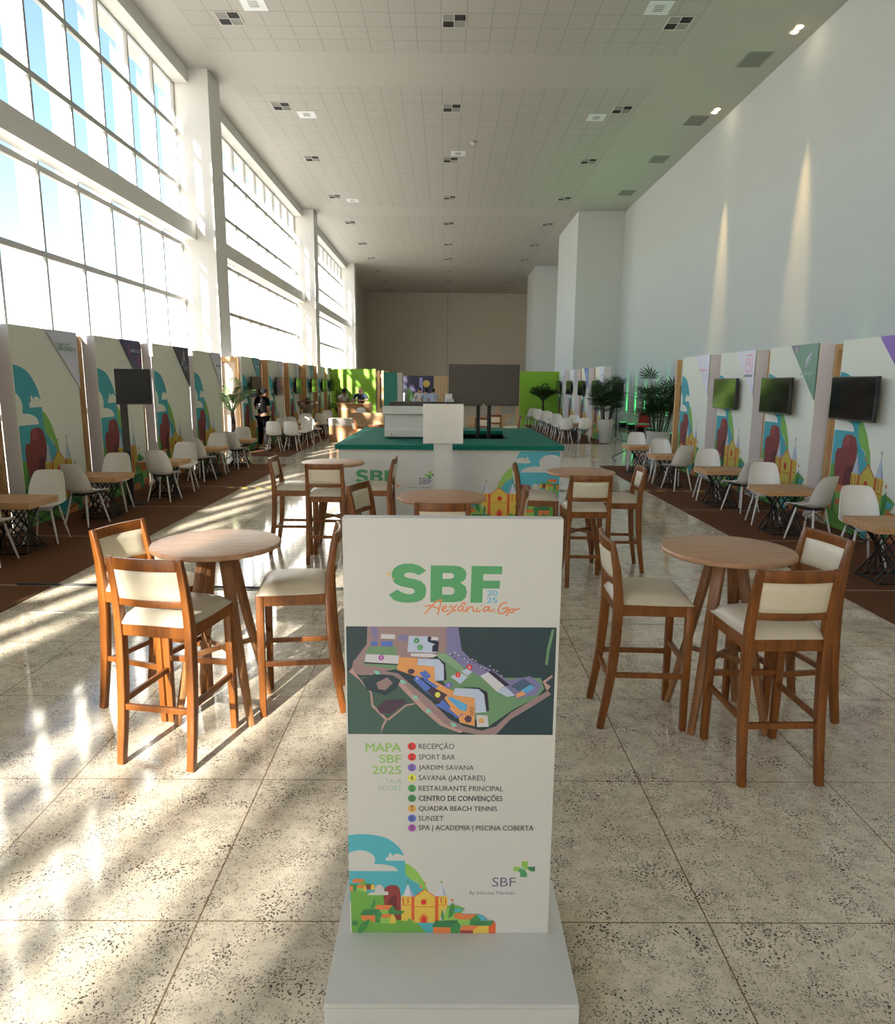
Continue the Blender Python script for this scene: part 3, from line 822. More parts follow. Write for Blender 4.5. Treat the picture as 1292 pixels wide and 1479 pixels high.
# aerial photograph of the resort
mb = MB(); pr = Print(mb, sfn, 0.00004)
mx_ = lambda a, c: (-0.3370 + 0.000559 * a, 1.1905 - 0.000594 * c)
def mk(n_, r, g, b_):
    return ink('map_' + n_, r, g, b_)
M_D = mk('forest', 44, 62, 66); M_D2 = mk('scrub', 66, 92, 80); M_BR = mk('earth', 146, 122, 118); M_G = mk('lawn', 104, 138, 100); M_ROAD = mk('asphalt', 118, 114, 150); M_ROOF = mk('roof', 176, 186, 200)
M_OR = mk('terrace', 222, 148, 90); M_W = mk('white_roof', 196, 192, 190); M_BL = mk('pool', 84, 110, 178); M_SH = mk('shadow', 44, 42, 62); M_PATH = mk('path', 176, 142, 132); M_DK = mk('thatch', 76, 58, 72); M_CY = mk('turquoise', 92, 160, 196); M_PL = mk('pale_lawn', 126, 156, 122)
for pts, m in [
 (rect(80, 57, 1216, 648), M_D), ([(80, 300), (130, 330), (330, 330), (520, 540), (700, 648), (86, 648)], M_D2),
 ([(195, 57), (625, 57), (622, 200), (560, 215), (330, 290), (150, 320), (100, 300), (130, 230), (190, 150)], M_BR),
 ([(620, 190), (700, 250), (860, 330), (1000, 330), (1140, 330), (1160, 390), (1120, 440), (1000, 500), (860, 600), (780, 560), (560, 300)], M_G),
 ([(185, 200), (200, 165), (350, 165), (360, 290), (170, 262)], M_G), ([(210, 62), (250, 62), (250, 125), (228, 125)], M_ROAD),
 ([(120, 232), (170, 292), (260, 292), (360, 310), (430, 370), (540, 460), (640, 560), (720, 600), (820, 625), (900, 600), (985, 520), (1100, 450), (1180, 400), (1200, 420), (1110, 480), (980, 560), (900, 648), (800, 648), (690, 628), (590, 590), (500, 520), (400, 410), (340, 340), (250, 318), (150, 320), (105, 290)], M_BR),
 ([(330, 322), (400, 380), (520, 500), (620, 590), (720, 630), (700, 640), (590, 596), (490, 510), (385, 400), (322, 332)], M_PATH),
 ([(620, 60), (685, 60), (705, 180), (760, 235), (880, 290), (960, 345), (1080, 320), (1150, 370), (1120, 425), (1010, 445), (920, 370), (800, 320), (700, 260), (622, 200)], M_ROAD),
 ([(355, 220), (450, 225), (580, 250), (560, 350), (650, 400), (780, 440), (782, 600), (700, 580), (690, 550), (600, 430), (520, 340), (440, 320), (355, 290)], M_OR),
 ([(185, 205), (365, 212), (360, 258), (178, 248)], M_W), ([(178, 248), (360, 258), (358, 265), (176, 256)], M_SH),
 ([(270, 97), (345, 99), (343, 123), (265, 121)], M_W), ([(365, 100), (412, 102), (410, 135), (362, 132)], M_ROAD), ([(215, 135), (250, 135), (248, 160), (213, 160)], M_BL), ([(270, 135), (332, 135), (330, 163), (266, 163)], M_BL),
 ([(418, 106), (522, 108), (520, 136), (572, 140), (568, 196), (410, 192)], M_ROOF), ([(520, 110), (540, 110), (582, 140), (575, 190), (545, 190), (545, 160), (560, 150), (520, 136)], M_SH), ([(540, 110), (578, 112), (576, 130), (538, 128)], M_W), ([(428, 200), (540, 200), (575, 210), (545, 222), (430, 215)], M_W),
 ([(575, 195), (620, 200), (700, 262), (760, 320), (740, 330), (640, 260), (575, 222)], M_PL),
 ([(470, 228), (580, 230), (615, 262), (612, 345), (560, 350), (556, 270), (462, 262)], M_ROOF), ([(580, 230), (615, 250), (625, 340), (610, 350), (608, 262)], M_SH),
 ([(410, 298), (420, 284), (440, 284), (452, 298), (440, 312), (420, 312)], M_DK), ([(475, 305), (510, 292), (540, 325), (505, 348)], M_BL), ([(440, 340), (475, 330), (575, 420), (690, 540), (680, 556), (600, 480), (500, 400)], M_BL), ([(500, 345), (530, 348), (580, 380), (560, 390)], M_BL),
 ([(515, 405), (545, 382), (630, 425), (585, 472)], M_DK), ([(645, 325), (690, 300), (740, 325), (700, 365)], M_ROOF), ([(705, 295), (735, 280), (765, 300), (735, 318)], M_ROOF), ([(610, 370), (640, 352), (660, 370), (630, 392)], M_BL),
 ([(670, 388), (800, 392), (830, 420), (845, 520), (785, 525), (778, 440), (660, 425)], M_ROOF), ([(690, 380), (800, 384), (848, 410), (860, 512), (845, 516), (830, 420), (800, 392)], M_SH),
 ([(628, 440), (650, 436), (740, 480), (735, 515), (700, 510)], M_CY), ([(560, 480), (600, 470), (720, 530), (690, 552)], M_BL), ([(668, 482), (720, 525), (690, 545), (640, 500)], M_OR), ([(722, 557), (742, 537), (765, 550), (762, 575), (738, 580)], M_DK),
 ([(790, 535), (852, 538), (860, 602), (795, 604)], M_W), ([(808, 320), (850, 298), (945, 372), (900, 405)], M_W), ([(850, 298), (870, 290), (970, 370), (945, 376)], M_SH), ([(900, 405), (945, 376), (1000, 425), (960, 435)], M_ROOF), ([(975, 375), (1045, 332), (1100, 372), (1030, 405)], mk('court', 70, 92, 110)), ([(1030, 400), (1085, 365), (1110, 385), (1060, 412)], M_CY), ([(1005, 420), (1040, 400), (1060, 420), (1010, 440)], M_OR),
 ([(1190, 65), (1205, 68), (1180, 190), (1175, 260), (1160, 255), (1168, 170)], M_G), ([(1150, 348), (1200, 312), (1205, 322), (1165, 355), (1195, 375), (1175, 400)], M_PATH),
 ([(90, 300), (110, 280), (150, 338), (215, 410), (222, 480), (300, 562), (280, 600), (262, 645), (268, 600), (286, 565), (212, 490), (205, 415), (148, 345)], M_PATH), ([(300, 560), (400, 480), (450, 470), (452, 478), (405, 488), (305, 570)], M_PATH),
 ([(160, 345), (230, 312), (330, 320), (372, 345), (350, 390), (290, 430), (190, 400)], M_D), ([(240, 360), (300, 330), (330, 360), (290, 400), (250, 395)], M_BR), ([(240, 500), (290, 455), (390, 450), (400, 470), (320, 530), (260, 530)], M_DK),
 ]:
    pr.poly(pts, m, mx_)
for a, c in ((385, 355), (452, 440), (525, 515), (664, 592), (245, 305)):
    pr.poly([(a - 18, c - 12), (a + 8, c - 10), (a + 20, c + 8), (a - 6, c + 10)], mk('canopy', 130, 190, 170), mx_)
random.seed(3)
for k in range(26):
    u_ = k / 25
    a = 640 + u_ * 290 + random.uniform(-8, 8); c = 190 + u_ * 110 + random.uniform(-10, 22)
    pr.poly(rect(a, c, a + 9, c + 5), M_SH if k % 2 else M_W, mx_, pr.n)
pr.n += 1
for k in range(9):
    pr.poly(rect(755 + (k % 2) * 10, 490 + k * 6, 762 + (k % 2) * 10, 495 + k * 6), M_SH, mx_, pr.n)
pr.n += 1
DOTS = {1: (225, 60, 52), 2: (225, 60, 52), 3: (126, 106, 180), 4: (236, 208, 74), 5: (84, 158, 90), 6: (74, 140, 88), 7: (240, 160, 76), 8: (92, 108, 184), 9: (164, 88, 160)}
for k, (a, c) in {1: (748, 272), 2: (686, 314), 3: (634, 370), 4: (576, 424), 5: (478, 167), 6: (460, 130), 7: (818, 566), 8: (464, 334), 9: (268, 223)}.items():
    pr.poly(circ(a, c, 15, 18), ink('dot%d' % k, *DOTS[k]), mx_)
    x0, z0 = mx_(a - 4.5, c + 7); x1, z1 = mx_(a + 4.5, c - 7)
    pr.text(str(k), SIGN_W, x0, x1, z0, z1, 0.02)
obj('map_print', mb, sg)
# legend
mb = MB(); pr = Print(mb, sfn, 0.00004)
lx = lambda a, c: (-0.3445 + 0.000577 * a, 0.8075 - 0.000631 * c)
def ltext(body, m, a0, a1, c0, c1, bold=0.0):
    x0, z0 = lx(a0, c1); x1, z1 = lx(a1, c0)
    pr.text(body, m, x0, x1, z0, z1, bold)
ltext('MAPA', K_MAPA, 182, 377, 50, 97, 0.035); ltext('SBF', K_MAPA, 255, 377, 112, 158, 0.035); ltext('2025', K_MAPA, 217, 377, 172, 218, 0.035)
ltext('TAUÁ', K_MAPL, 291, 377, 236, 269); ltext('RESORT', K_MAPL, 251, 377, 280, 307)
for k, (c, a1, tx, bo) in enumerate(((67, 662, 'RECEPÇÃO', .006), (124, 668, 'SPORT BAR', .006), (181, 770, 'JARDIM SAVANA', .006), (238, 833, 'SAVANA (JANTARES)', .006), (294, 932, 'RESTAURANTE PRINCIPAL', .012), (349, 930, 'CENTRO DE CONVENÇÕES', .02), (405, 902, 'QUADRA BEACH TENNIS', .016), (460, 607, 'SUNSET', .006), (514, 1105, 'SPA | ACADEMIA | PISCINA COBERTA', .012))):
    pr.poly(circ(*lx(433, c), 0.0130, 22), ink('dot%d' % (k + 1), *DOTS[k + 1]))
    ltext('%d.' % (k + 1), K_TXT, 424, 447, c - 14, c + 14, 0.01)
    top = c - 22 if 'Ã' in tx or 'Õ' in tx else c - 14
    bot = c + 21 if 'Ç' in tx or '|' in tx or '(' in tx else (c + 18 if 'Q' in tx else c + 14)
    if k == 2:
        bot = c + 20
    if k == 8 or k == 3:
        top = c - 16
    ltext(tx, K_TXT, 470, a1, top, bot, bo)
obj('legend_print', mb, sg)
mb = MB(); pr = Print(mb, sfn, 0.00004)
ix = lambda a, c: (-0.3515 + 0.000591 * a, 0.8285 - 0.000665 * c)
x0, z0 = ix(874, 836); x1, z1 = ix(1002, 786)
pr.text('SBF', ink('sbf_grey', 92, 88, 110), x0, x1, z0, z1, 0.0)
x0, z0 = ix(750, 886); x1, z1 = ix(1000, 862)
pr.text('By Informa Markets', ink('sbf_grey', 92, 88, 110), x0, x1, z0, z1)
print_cross(pr, ix)
obj('organiser_logo', mb, sg)
mb = MB(); pr = Print(mb, sfn, 0.00003)
print_art(pr, lambda a, c: (-0.3525 + 0.000420 * a, 0.5205 - 0.000474 * c), SIGN_W)
obj('landscape_print', mb, sg)

# ------------------------------------------------------------------ bar stools and round tables
def make_stool(lab, group):
    t_ = thing('bar_stool', lab, 'stool', (0, 0, 0), 0, group)
    for s in (-1, 1):
        m = MB()
        path = [(s * 0.188, -0.252, 0.0), (s * 0.187, -0.226, 0.16), (s * 0.186, -0.202, 0.34), (s * 0.185, -0.189, 0.52), (s * 0.184, -0.184, 0.68), (s * 0.183, -0.188, 0.78), (s * 0.181, -0.201, 0.90), (s * 0.180, -0.221, 1.00), (s * 0.179, -0.234, 1.06)]
        m.sweep(path, [(0.018, 0.019), (0.019, 0.021), (0.020, 0.024), (0.020, 0.026), (0.020, 0.026), (0.019, 0.024), (0.018, 0.021), (0.017, 0.017), (0.017, 0.013)], STOOLW, side=Vector((1, 0, 0)))
        obj('rear_leg', m, t_, bevel=0.005, smooth=50)
        m = MB()
        m.sweep([(s * 0.188, 0.200, 0.0), (s * 0.186, 0.198, 0.4), (s * 0.184, 0.196, 0.715)], [(0.017, 0.017), (0.020, 0.020), (0.021, 0.021)], STOOLW, side=Vector((1, 0, 0)))
        obj('front_leg', m, t_, bevel=0.004, smooth=50)
    m = MB()
    m.box(-0.166, 0.166, 0.184, 0.208, 0.655, 0.715, STOOLW)
    m.box(-0.166, 0.166, -0.198, -0.174, 0.655, 0.715, STOOLW)
    for s in (-1, 1):
        m.box(s * 0.186 - 0.012, s * 0.186 + 0.012, -0.165, 0.178, 0.655, 0.715, STOOLW)
    obj('seat_frame', m, t_, bevel=0.003)
    # cushion
    m = MB()
    n = 14
    vs = []; fs = []
    def cush(u, v, top):
        ex = 0.20 - 0.014 * (v < 0) * abs(v)
        x = u * ex; y = v * 0.208 + 0.005
        q = max(abs(u), abs(v))
        if top:
            return (x, y, 0.722 + 0.056 * (1 - abs(u) ** 5) ** 0.5 * (1 - abs(v) ** 5) ** 0.5 + 0.012 * (1 - u * u) * (1 - v * v))
        return (x, y, 0.716)
    for top in (True, False):
        for i in range(n + 1):
            for k in range(n + 1):
                vs.append(cush(-1 + 2 * i / n, -1 + 2 * k / n, top))
    N = (n + 1) * (n + 1)
    for i in range(n):
        for k in range(n):
            a_ = i * (n + 1) + k
            fs.append((a_, a_ + n + 1, a_ + n + 2, a_ + 1))
            fs.append((N + a_, N + a_ + 1, N + a_ + n + 2, N + a_ + n + 1))
    for k in range(n):
        for a_, b_ in ((k, k + 1), ((n * (n + 1)) + k + 1, n * (n + 1) + k)):
            fs.append((a_, b_, N + b_, N + a_))
        for a_, b_ in (((k + 1) * (n + 1), k * (n + 1)), (k * (n + 1) + n, (k + 1) * (n + 1) + n)):
            fs.append((a_, b_, N + b_, N + a_))
    m.add(vs, fs, SEATC)
    obj('seat', m, t_, smooth=50)
    def bow(x, z):
        # depth of the back plane at height z, bowed outwards in the middle
        y = -0.187 if z < 0.7 else -0.188 - (z - 0.78) * 0.165
        return y - 0.020 * (1 - (x / 0.17) ** 2)
    xs = [-0.164 + 0.328 * k / 8 for k in range(9)]
    m = MB()
    m.sweep([(x, bow(x, 1.03), 1.03) for x in xs], (0.011, 0.029), STOOLW, up=Vector((0, 0, 1)))
    obj('top_rail', m, t_, bevel=0.004, smooth=50)
    m = MB()
    m.sweep([(x, bow(x, 0.835), 0.832) for x in xs], (0.010, 0.018), STOOLW, up=Vector((0, 0, 1)))
    obj('back_rail', m, t_, bevel=0.003, smooth=50)
    m = MB()
    vs = []; fs = []
    nx, nz = 10, 8
    for sd in (1, -1):
        for i in range(nx + 1):
            for k in range(nz + 1):
                u = -1 + 2 * i / nx; v = -1 + 2 * k / nz
                x = u * 0.163; z = 0.925 + v * 0.076
                th = 0.004 + 0.014 * ((1 - u ** 6) * (1 - v ** 6)) ** 0.5
                vs.append((x, bow(x, z) + sd * th, z))
    N = (nx + 1) * (nz + 1)
    for i in range(nx):
        for k in range(nz):
            a_ = i * (nz + 1) + k
            fs.append((a_, a_ + 1, a_ + nz + 2, a_ + nz + 1))
            fs.append((N + a_, N + a_ + nz + 1, N + a_ + nz + 2, N + a_ + 1))
    for k in range(nz):
        fs.append((k, N + k, N + k + 1, k + 1)); e = nx * (nz + 1)
        fs.append((e + k, e + k + 1, N + e + k + 1, N + e + k))
    for i in range(nx):
        a_, b_ = i * (nz + 1), (i + 1) * (nz + 1)
        fs.append((a_, b_, N + b_, N + a_)); a_ += nz; b_ += nz
        fs.append((a_, N + a_, N + b_, b_))
    m.add(vs, fs, CREAM)
    obj('back_pad', m, t_, smooth=50)
    for nm_, p in (('front', (-0.168, 0.168, 0.187, 0.211, 0.365, 0.395)), ('rear', (-0.168, 0.168, -0.222, -0.200, 0.275, 0.305))):
        obj('stretcher', MB().box(*p, STOOLW), t_, bevel=0.003)
    for s in (-1, 1):
        obj('stretcher', MB().sweep([(s * 0.187, -0.19, 0.315), (s * 0.187, 0.188, 0.315)], (0.010, 0.015), STOOLW), t_, bevel=0.003)
    return t_
def make_rtable(lab, group):
    t_ = thing('round_bar_table', lab, 'table', (0, 0, 0), 0, group)
    m = MB()
    m.lathe([(0.30, 0.965), (0.335, 0.968), (0.350, 0.976), (0.352, 0.988), (0.346, 0.998), (0.338, 1.0)], TABLEW, 72)
    obj('tabletop', m, t_, smooth=40)
    for sx_ in (-1, 1):
        for sy_ in (-1, 1):
            m = MB()
            m.sweep([(sx_ * 0.205, sy_ * 0.205, 0.0), (sx_ * 0.125, sy_ * 0.125, 0.48), (sx_ * 0.055, sy_ * 0.055, 0.962)], [(0.014, 0.018), (0.020, 0.026), (0.022, 0.030)], LEGW, up=Vector((sx_, -sy_, 0)))
            obj('leg', m, t_, bevel=0.006, smooth=50)
    m = MB()
    m.box(-0.13, 0.13, -0.028, 0.028, 0.935, 0.9645, LEGW).box(-0.028, 0.028, -0.13, 0.13, 0.935, 0.9645, LEGW)
    obj('top_bracket', m, t_)
    for sx_, sy_ in ((1, 1), (1, -1), (-1, 1), (-1, -1)):
        obj('brace', MB().sweep([(sx_ * 0.140, sy_ * 0.140, 0.375), (sx_ * -0.004, sy_ * -0.004, 0.385)], (0.008, 0.014), LEGW), t_)
    return t_
TABS = [((-1.265, 3.79), 'round wooden bar table at the left front, its top lit by sun'), ((1.56, 3.715), 'round wooden bar table at the right front'),
        ((-1.25, 7.80), 'round wooden bar table left of the printed counter'), ((-0.02, 5.45), 'round wooden bar table directly behind the map sign'), ((1.40, 7.10), 'round wooden bar table right of the printed counter')]
t0 = None
for (x, y), lab in TABS:
    if t0 is None:
        t0 = make_rtable(lab, 'round bar tables'); t0.location = (x, y, 0)
    else:
        dup(t0, (x, y, 0), 0.0, lab)
def facing(dx, dy):
    return math.atan2(dy, dx) - PI / 2
STOOLS = [((-1.365, 3.405), (0.18, 1), 'walnut bar stool with its back to the camera at the left front table'),
          ((-1.675, 3.885), (1, -0.38), 'walnut bar stool on the left side of the left front table'),
          ((-0.845, 3.91), (-1, -0.13), 'walnut bar stool right of the left front table, beside the map sign'),
          ((1.135, 3.76), (1, -0.05), 'walnut bar stool on the left side of the right front table'),
          ((1.605, 3.275), (-0.03, 1), 'walnut bar stool with its back to the camera at the right front table'),
          ((1.945, 3.80), (-1, -0.17), 'walnut bar stool on the right side of the right front table'),
          ((-1.66, 7.68), (1, 0), 'bar stool on the left side of the round table left of the counter'),
          ((-1.225, 7.30), (0, 1), 'bar stool with its back to the camera at the round table left of the counter'),
          ((-0.78, 7.72), (-1, 0.03), 'bar stool on the right side of the table left of the counter, at the lettering'),
          ((-0.49, 5.62), (1, -0.35), 'bar stool left of the round table behind the map sign'),
          ((-0.01, 5.0), (0, 1), 'bar stool with its back to the camera right behind the map sign'),
          ((0.42, 5.52), (-1, 0.12), 'bar stool right of the round table behind the map sign'),
          ((0.965, 7.14), (1, -0.12), 'bar stool left of the round table right of the counter, before the church print'),
          ((1.345, 6.53), (0.0, 1), 'bar stool with its back to the camera at the round table right of the counter'),
          ((1.77, 7.02), (-1, 0.05), 'bar stool on the right side of the round table right of the counter'),
          ((-1.80, 15.6), (1, 0.3), 'bar stool beyond the counter corner, right of the wrapped boxes'),
          ((-1.30, 14.05), (0.0, 1), 'bar stool behind the counter left of the white machine')]
s0 = None
for (x, y), d, lab in STOOLS:
    if s0 is None:
        s0 = make_stool(lab, 'walnut bar stools'); s0.location = (x, y, 0); s0.rotation_euler = (0, 0, facing(*d))
    else:
        dup(s0, (x, y, 0), facing(*d), lab)

# ------------------------------------------------------------------ white shell chairs and low oak tables
def make_chair(lab, group):
    t_ = thing('shell_chair', lab, 'chair', (0, 0, 0), 0, group)
    prof = [(0.235, 0.408, 0.175), (0.222, 0.430, 0.195), (0.17, 0.437, 0.214), (0.09, 0.428, 0.226), (0.0, 0.415, 0.232), (-0.09, 0.412, 0.232), (-0.155, 0.432, 0.232), (-0.188, 0.478, 0.230), (-0.205, 0.54, 0.226), (-0.220, 0.61, 0.218), (-0.236, 0.69, 0.204), (-0.250, 0.755, 0.186), (-0.258, 0.795, 0.165), (-0.261, 0.812, 0.140), (-0.262, 0.820, 0.095)]
    curl = [0.0, 0.008, 0.022, 0.034, 0.046, 0.06, 0.075, 0.085, 0.085, 0.078, 0.062, 0.045, 0.032, 0.024, 0.014]
    nv = 12
    P = [Vector((0, a, b)) for a, b, c in prof]
    top = []
    for i, (y, z, hw) in enumerate(prof):
        d = (P[min(i + 1, len(P) - 1)] - P[max(i - 1, 0)]).normalized()
        nrm = Vector((0, d.z, -d.y)) if True else None
        if nrm.dot(Vector((0, 0.6, 1))) < 0:
            nrm = -nrm
        row = []
        for k in range(nv + 1):
            u = -1 + 2 * k / nv
            row.append(Vector((hw * u * (1 - 0.08 * u * u), y, z)) + nrm * curl[i] * (abs(u) ** 2.4))
        top.append(row)
    nr = len(prof)
    vs = [v for r_ in top for v in r_]
    nrmv = []
    for i in range(nr):
        for k in range(nv + 1):
            a_ = top[min(i + 1, nr - 1)][k] - top[max(i - 1, 0)][k]
            b_ = top[i][min(k + 1, nv)] - top[i][max(k - 1, 0)]
            nrmv.append(a_.cross(b_).normalized())
    N = len(vs)
    vs += [vs[i] + nrmv[i] * 0.007 for i in range(N)]
    fs = []
    for i in range(nr - 1):
        for k in range(nv):
            a_ = i * (nv + 1) + k
            fs.append((a_, a_ + 1, a_ + nv + 2, a_ + nv + 1))
            fs.append((N + a_, N + a_ + nv + 1, N + a_ + nv + 2, N + a_ + 1))
    for i in range(nr - 1):
        for k in (0, nv):
            a_ = i * (nv + 1) + k; b_ = a_ + nv + 1
            fs.append((a_, b_, N + b_, N + a_))
    for k in range(nv):
        for i in (0, nr - 1):
            a_ = i * (nv + 1) + k
            fs.append((a_, a_ + 1, N + a_ + 1, N + a_))
    m = MB()
    m.add(vs, fs, PLASTIC)
    me = m.mesh('seat_shell', smooth=70)
    bm = bmesh.new(); bm.from_mesh(me); bmesh.ops.recalc_face_normals(bm, faces=bm.faces); bm.to_mesh(me); bm.free()
    obj('seat_shell', me, t_)
    for sx_ in (-1, 1):
        for sy_ in (-1, 1):
            m = MB()
            m.sweep([(sx_ * 0.188, sy_ * 0.188 - 0.005, 0.0), (sx_ * 0.150, sy_ * 0.150 - 0.005, 0.2), (sx_ * 0.115, sy_ * 0.112 - 0.005, 0.405)], [0.009, 0.014, 0.012], WLEG, n=8)
            obj('leg', m, t_, smooth=60)
    m = MB()
    for a_, b_ in (((-1, -1), (1, -1)), ((-1, 1), (1, 1)), ((-1, -1), (-1, 1)), ((1, -1), (1, 1))):
        p0 = [(a_[0] * 0.152, a_[1] * 0.152, 0.2), (b_[0] * 0.118, b_[1] * 0.118, 0.385)]
        p1 = [(b_[0] * 0.152, b_[1] * 0.152, 0.2), (a_[0] * 0.118, a_[1] * 0.118, 0.385)]
        m.sweep(p0, 0.004, BLACK, n=6); m.sweep(p1, 0.004, BLACK, n=6)
    m.box(-0.125, 0.125, -0.13, 0.12, 0.392, 0.402, BLACK)
    obj('wire_strut', m, t_)
    return t_
def make_ltable(lab, group):
    t_ = thing('side_table', lab, 'table', (0, 0, 0), 0, group)
    obj('tabletop', MB().box(-0.34, 0.34, -0.29, 0.29, 0.512, 0.585, SLABW), t_, bevel=0.006)
    q = 0.20
    def per(s):
        s = s % 4
        k = int(s); f_ = s - k
        return [(-q + 2 * q * f_, -q), (q, -q + 2 * q * f_), (q - 2 * q * f_, q), (-q, q - 2 * q * f_)][k]
    for z, nm_ in ((0.009, 'base_ring'), (0.503, 'top_ring')):
        m = MB()
        for k in range(4):
            a_ = per(k); b_ = per(k + 0.9999)
            m.sweep([(*a_, z), (*b_, z)], 0.0088, BLACK)
        obj(nm_, m, t_)
    n = 16
    for k in range(n):
        s = 4 * k / n
        m = MB()
        m.sweep([(*per(s), 0.010), (*per(s + 1.15), 0.503)], 0.0085, BLACK, n=6)
        obj('rod', m, t_)
    return t_
LT = [((-4.74, 7.57), 'oak topped low table nearest the camera in the left row'), ((-4.76, 9.60), 'second oak topped low table from the camera in the left row'), ((-4.62, 11.46), 'third oak topped low table in the left row'),
      ((-4.68, 13.80), 'fourth oak topped low table in the left row'), ((-4.64, 15.80), 'oak topped low table at the end of the left carpet'),
      ((-4.45, 19.88), 'oak topped low table before the black capped person far left'), ((-4.40, 22.4), 'second oak topped low table of the far left group'), ((-4.42, 24.9), 'third oak topped low table of the far left group'),
      ((4.38, 6.62), 'oak topped low table nearest the camera in the right row'), ((4.38, 8.84), 'second oak topped low table from the camera in the right row'), ((4.36, 10.86), 'third oak topped low table in the right row'),
      ((4.20, 12.95), 'fourth oak topped low table in the right row'), ((4.20, 14.85), 'oak topped low table at the far end of the right carpet'),
      ((4.25, 23.2), 'oak topped low table beside the grey planter far right'), ((4.25, 26.0), 'second oak topped low table of the far right group'), ((4.25, 28.8), 'oak topped low table near the green wall far right')]
l0 = None
for (x, y), lab in LT:
    if l0 is None:
        l0 = make_ltable(lab, 'low oak tables with black wire bases'); l0.location = (x, y, 0.008)
    else:
        dup(l0, (x, y, 0.008), 0.0, lab)
CH = [((-4.68, 7.00), (-0.1, 1), 'white shell chair at the near side of the nearest left table, cut by the frame'),
      ((-4.67, 8.02), (0.15, -1), 'white shell chair behind the nearest left table, facing the camera'),
      ((-4.71, 9.06), (0.3, 1), 'white shell chair turned away before the second left table'),
      ((-4.79, 10.06), (0.15, -1), 'white shell chair behind the second left table beside the screen post'),
      ((-4.44, 10.96), (0.1, 1), 'white shell chair turned away before the third left table'),
      ((-4.50, 12.00), (0.15, -1), 'white shell chair behind the third left table'),
      ((-4.64, 13.27), (0.3, 1), 'white shell chair turned away before the fourth left table'),
      ((-4.66, 14.28), (0.15, -1), 'white shell chair behind the fourth left table'),
      ((-4.52, 15.10), (0.35, 1), 'white shell chair turned away before the last table of the left carpet'),
      ((-4.72, 16.25), (0.1, -1), 'white shell chair behind the last table of the left carpet'),
      ((-4.65, 19.15), (-0.05, 1), 'white shell chair beside the black capped person, back to the camera'),
      ((-4.17, 19.20), (0.1, 1), 'white shell chair in the sun right of the one beside the black capped person'),
      ((-4.80, 20.66), (0.1, -1), 'white shell chair behind the first far left table on its wall side'),
      ((-4.10, 20.55), (-0.3, -1), 'white shell chair behind the first far left table on its aisle side'),
      ((-4.72, 21.75), (0.1, 1), 'white shell chair before the second far left table on its wall side'),
      ((-4.08, 21.70), (0.5, 1), 'white shell chair with a bright sun patch before the second far left table'),
      ((-4.62, 23.10), (0.1, -1), 'white shell chair behind the second far left table'),
      ((-4.22, 24.12), (0.05, 1), 'white shell chair before the third far left table, near the wrapped boxes'),
      ((-4.72, 24.25), (0.0, 1), 'white shell chair at the third far left table on its wall side'),
      ((-4.30, 25.70), (0.1, -1), 'white shell chair behind the third far left table'),
      ((-4.45, 27.20), (0.2, 1), 'white shell chair beyond the third far left table, near the wooden bar'),
      ((4.43, 6.05), (-0.25, 1), 'white shell chair at the near side of the nearest right table, cut by the frame'),
      ((4.42, 7.17), (-0.1, -1), 'white shell chair behind the nearest right table, facing the camera'),
      ((4.48, 8.36), (-0.55, 1), 'white shell chair turned aside before the second right table'),
      ((4.40, 9.40), (-0.2, -1), 'white shell chair behind the second right table'),
      ((4.47, 10.34), (-0.45, 1), 'white shell chair turned aside before the third right table'),
      ((4.36, 11.40), (-0.2, -1), 'white shell chair behind the third right table'),
      ((4.22, 12.52), (-0.35, 1), 'white shell chair turned aside before the fourth right table'),
      ((4.20, 13.40), (-0.1, -1), 'white shell chair behind the fourth right table'),
      ((4.34, 14.36), (-0.3, 1), 'white shell chair turned aside before the last table of the right carpet'),
      ((4.26, 15.40), (-0.2, -1), 'white shell chair at the far end of the right carpet, before the planter'),
      ((3.88, 22.45), (-0.15, 1), 'white shell chair at the aisle corner of the far right carpet, back to the camera'),
      ((4.50, 22.48), (0.05, 1), 'white shell chair left of the grey planter far right, back to the camera'),
      ((4.45, 23.95), (-0.1, -1), 'white shell chair behind the first far right table, facing the camera'),
      ((3.92, 24.1), (0.1, -1), 'white shell chair behind the corner chair of the far right carpet'),
      ((3.95, 25.35), (-0.2, 1), 'white shell chair before the second far right table'),
      ((3.98, 26.7), (0.1, -1), 'white shell chair behind the second far right table'),
      ((3.92, 28.0), (-0.2, 1), 'white shell chair before the last far right table'),
      ((3.95, 29.5), (0.1, -1), 'white shell chair behind the last far right table'),
      ((3.80, 31.0), (-0.3, 1), 'white shell chair furthest along the far right aisle, before the green wall')]
c0 = None
for (x, y), d, lab in CH:
    if c0 is None:
        c0 = make_chair(lab, 'white shell chairs'); c0.location = (x, y, 0.008); c0.rotation_euler = (0, 0, facing(*d))
    else:
        dup(c0, (x, y, 0.008), facing(*d), lab)
# ------------------------------------------------------------------ printed booth walls
K_WHITE = ink('card_white', 186, 184, 190); K_SCARD = ink('card_slate', 70, 66, 92); K_DCARD = ink('card_charcoal', 62, 60, 66); K_GCARD = ink('card_green', 84, 122, 100); K_BCARD = ink('card_blue', 88, 112, 160); K_TCARD = ink('card_teal', 70, 130, 140); K_PINK = ink('logo_pink', 206, 66, 110); K_NAVYT = ink('logo_navy', 70, 82, 120); K_BLK = ink('logo_black', 60, 62, 66); K_GREYC = ink('card_grey', 100, 96, 102)
def blur_line(pr, m, x0, x1, z, h_, n=7):
    """a line of lettering too small to read in the photograph, as a row of short marks"""
    random.seed(int(x0 * 1000) + n)
    x = x0
    st = (x1 - x0) / n
    for k in range(n):
        pr.poly(rect(x, z, x + st * random.uniform(0.5, 0.8), z + h_ * random.uniform(0.7, 1.0)), m, None, pr.n)
        x += st
    pr.n += 1
DIM = {}
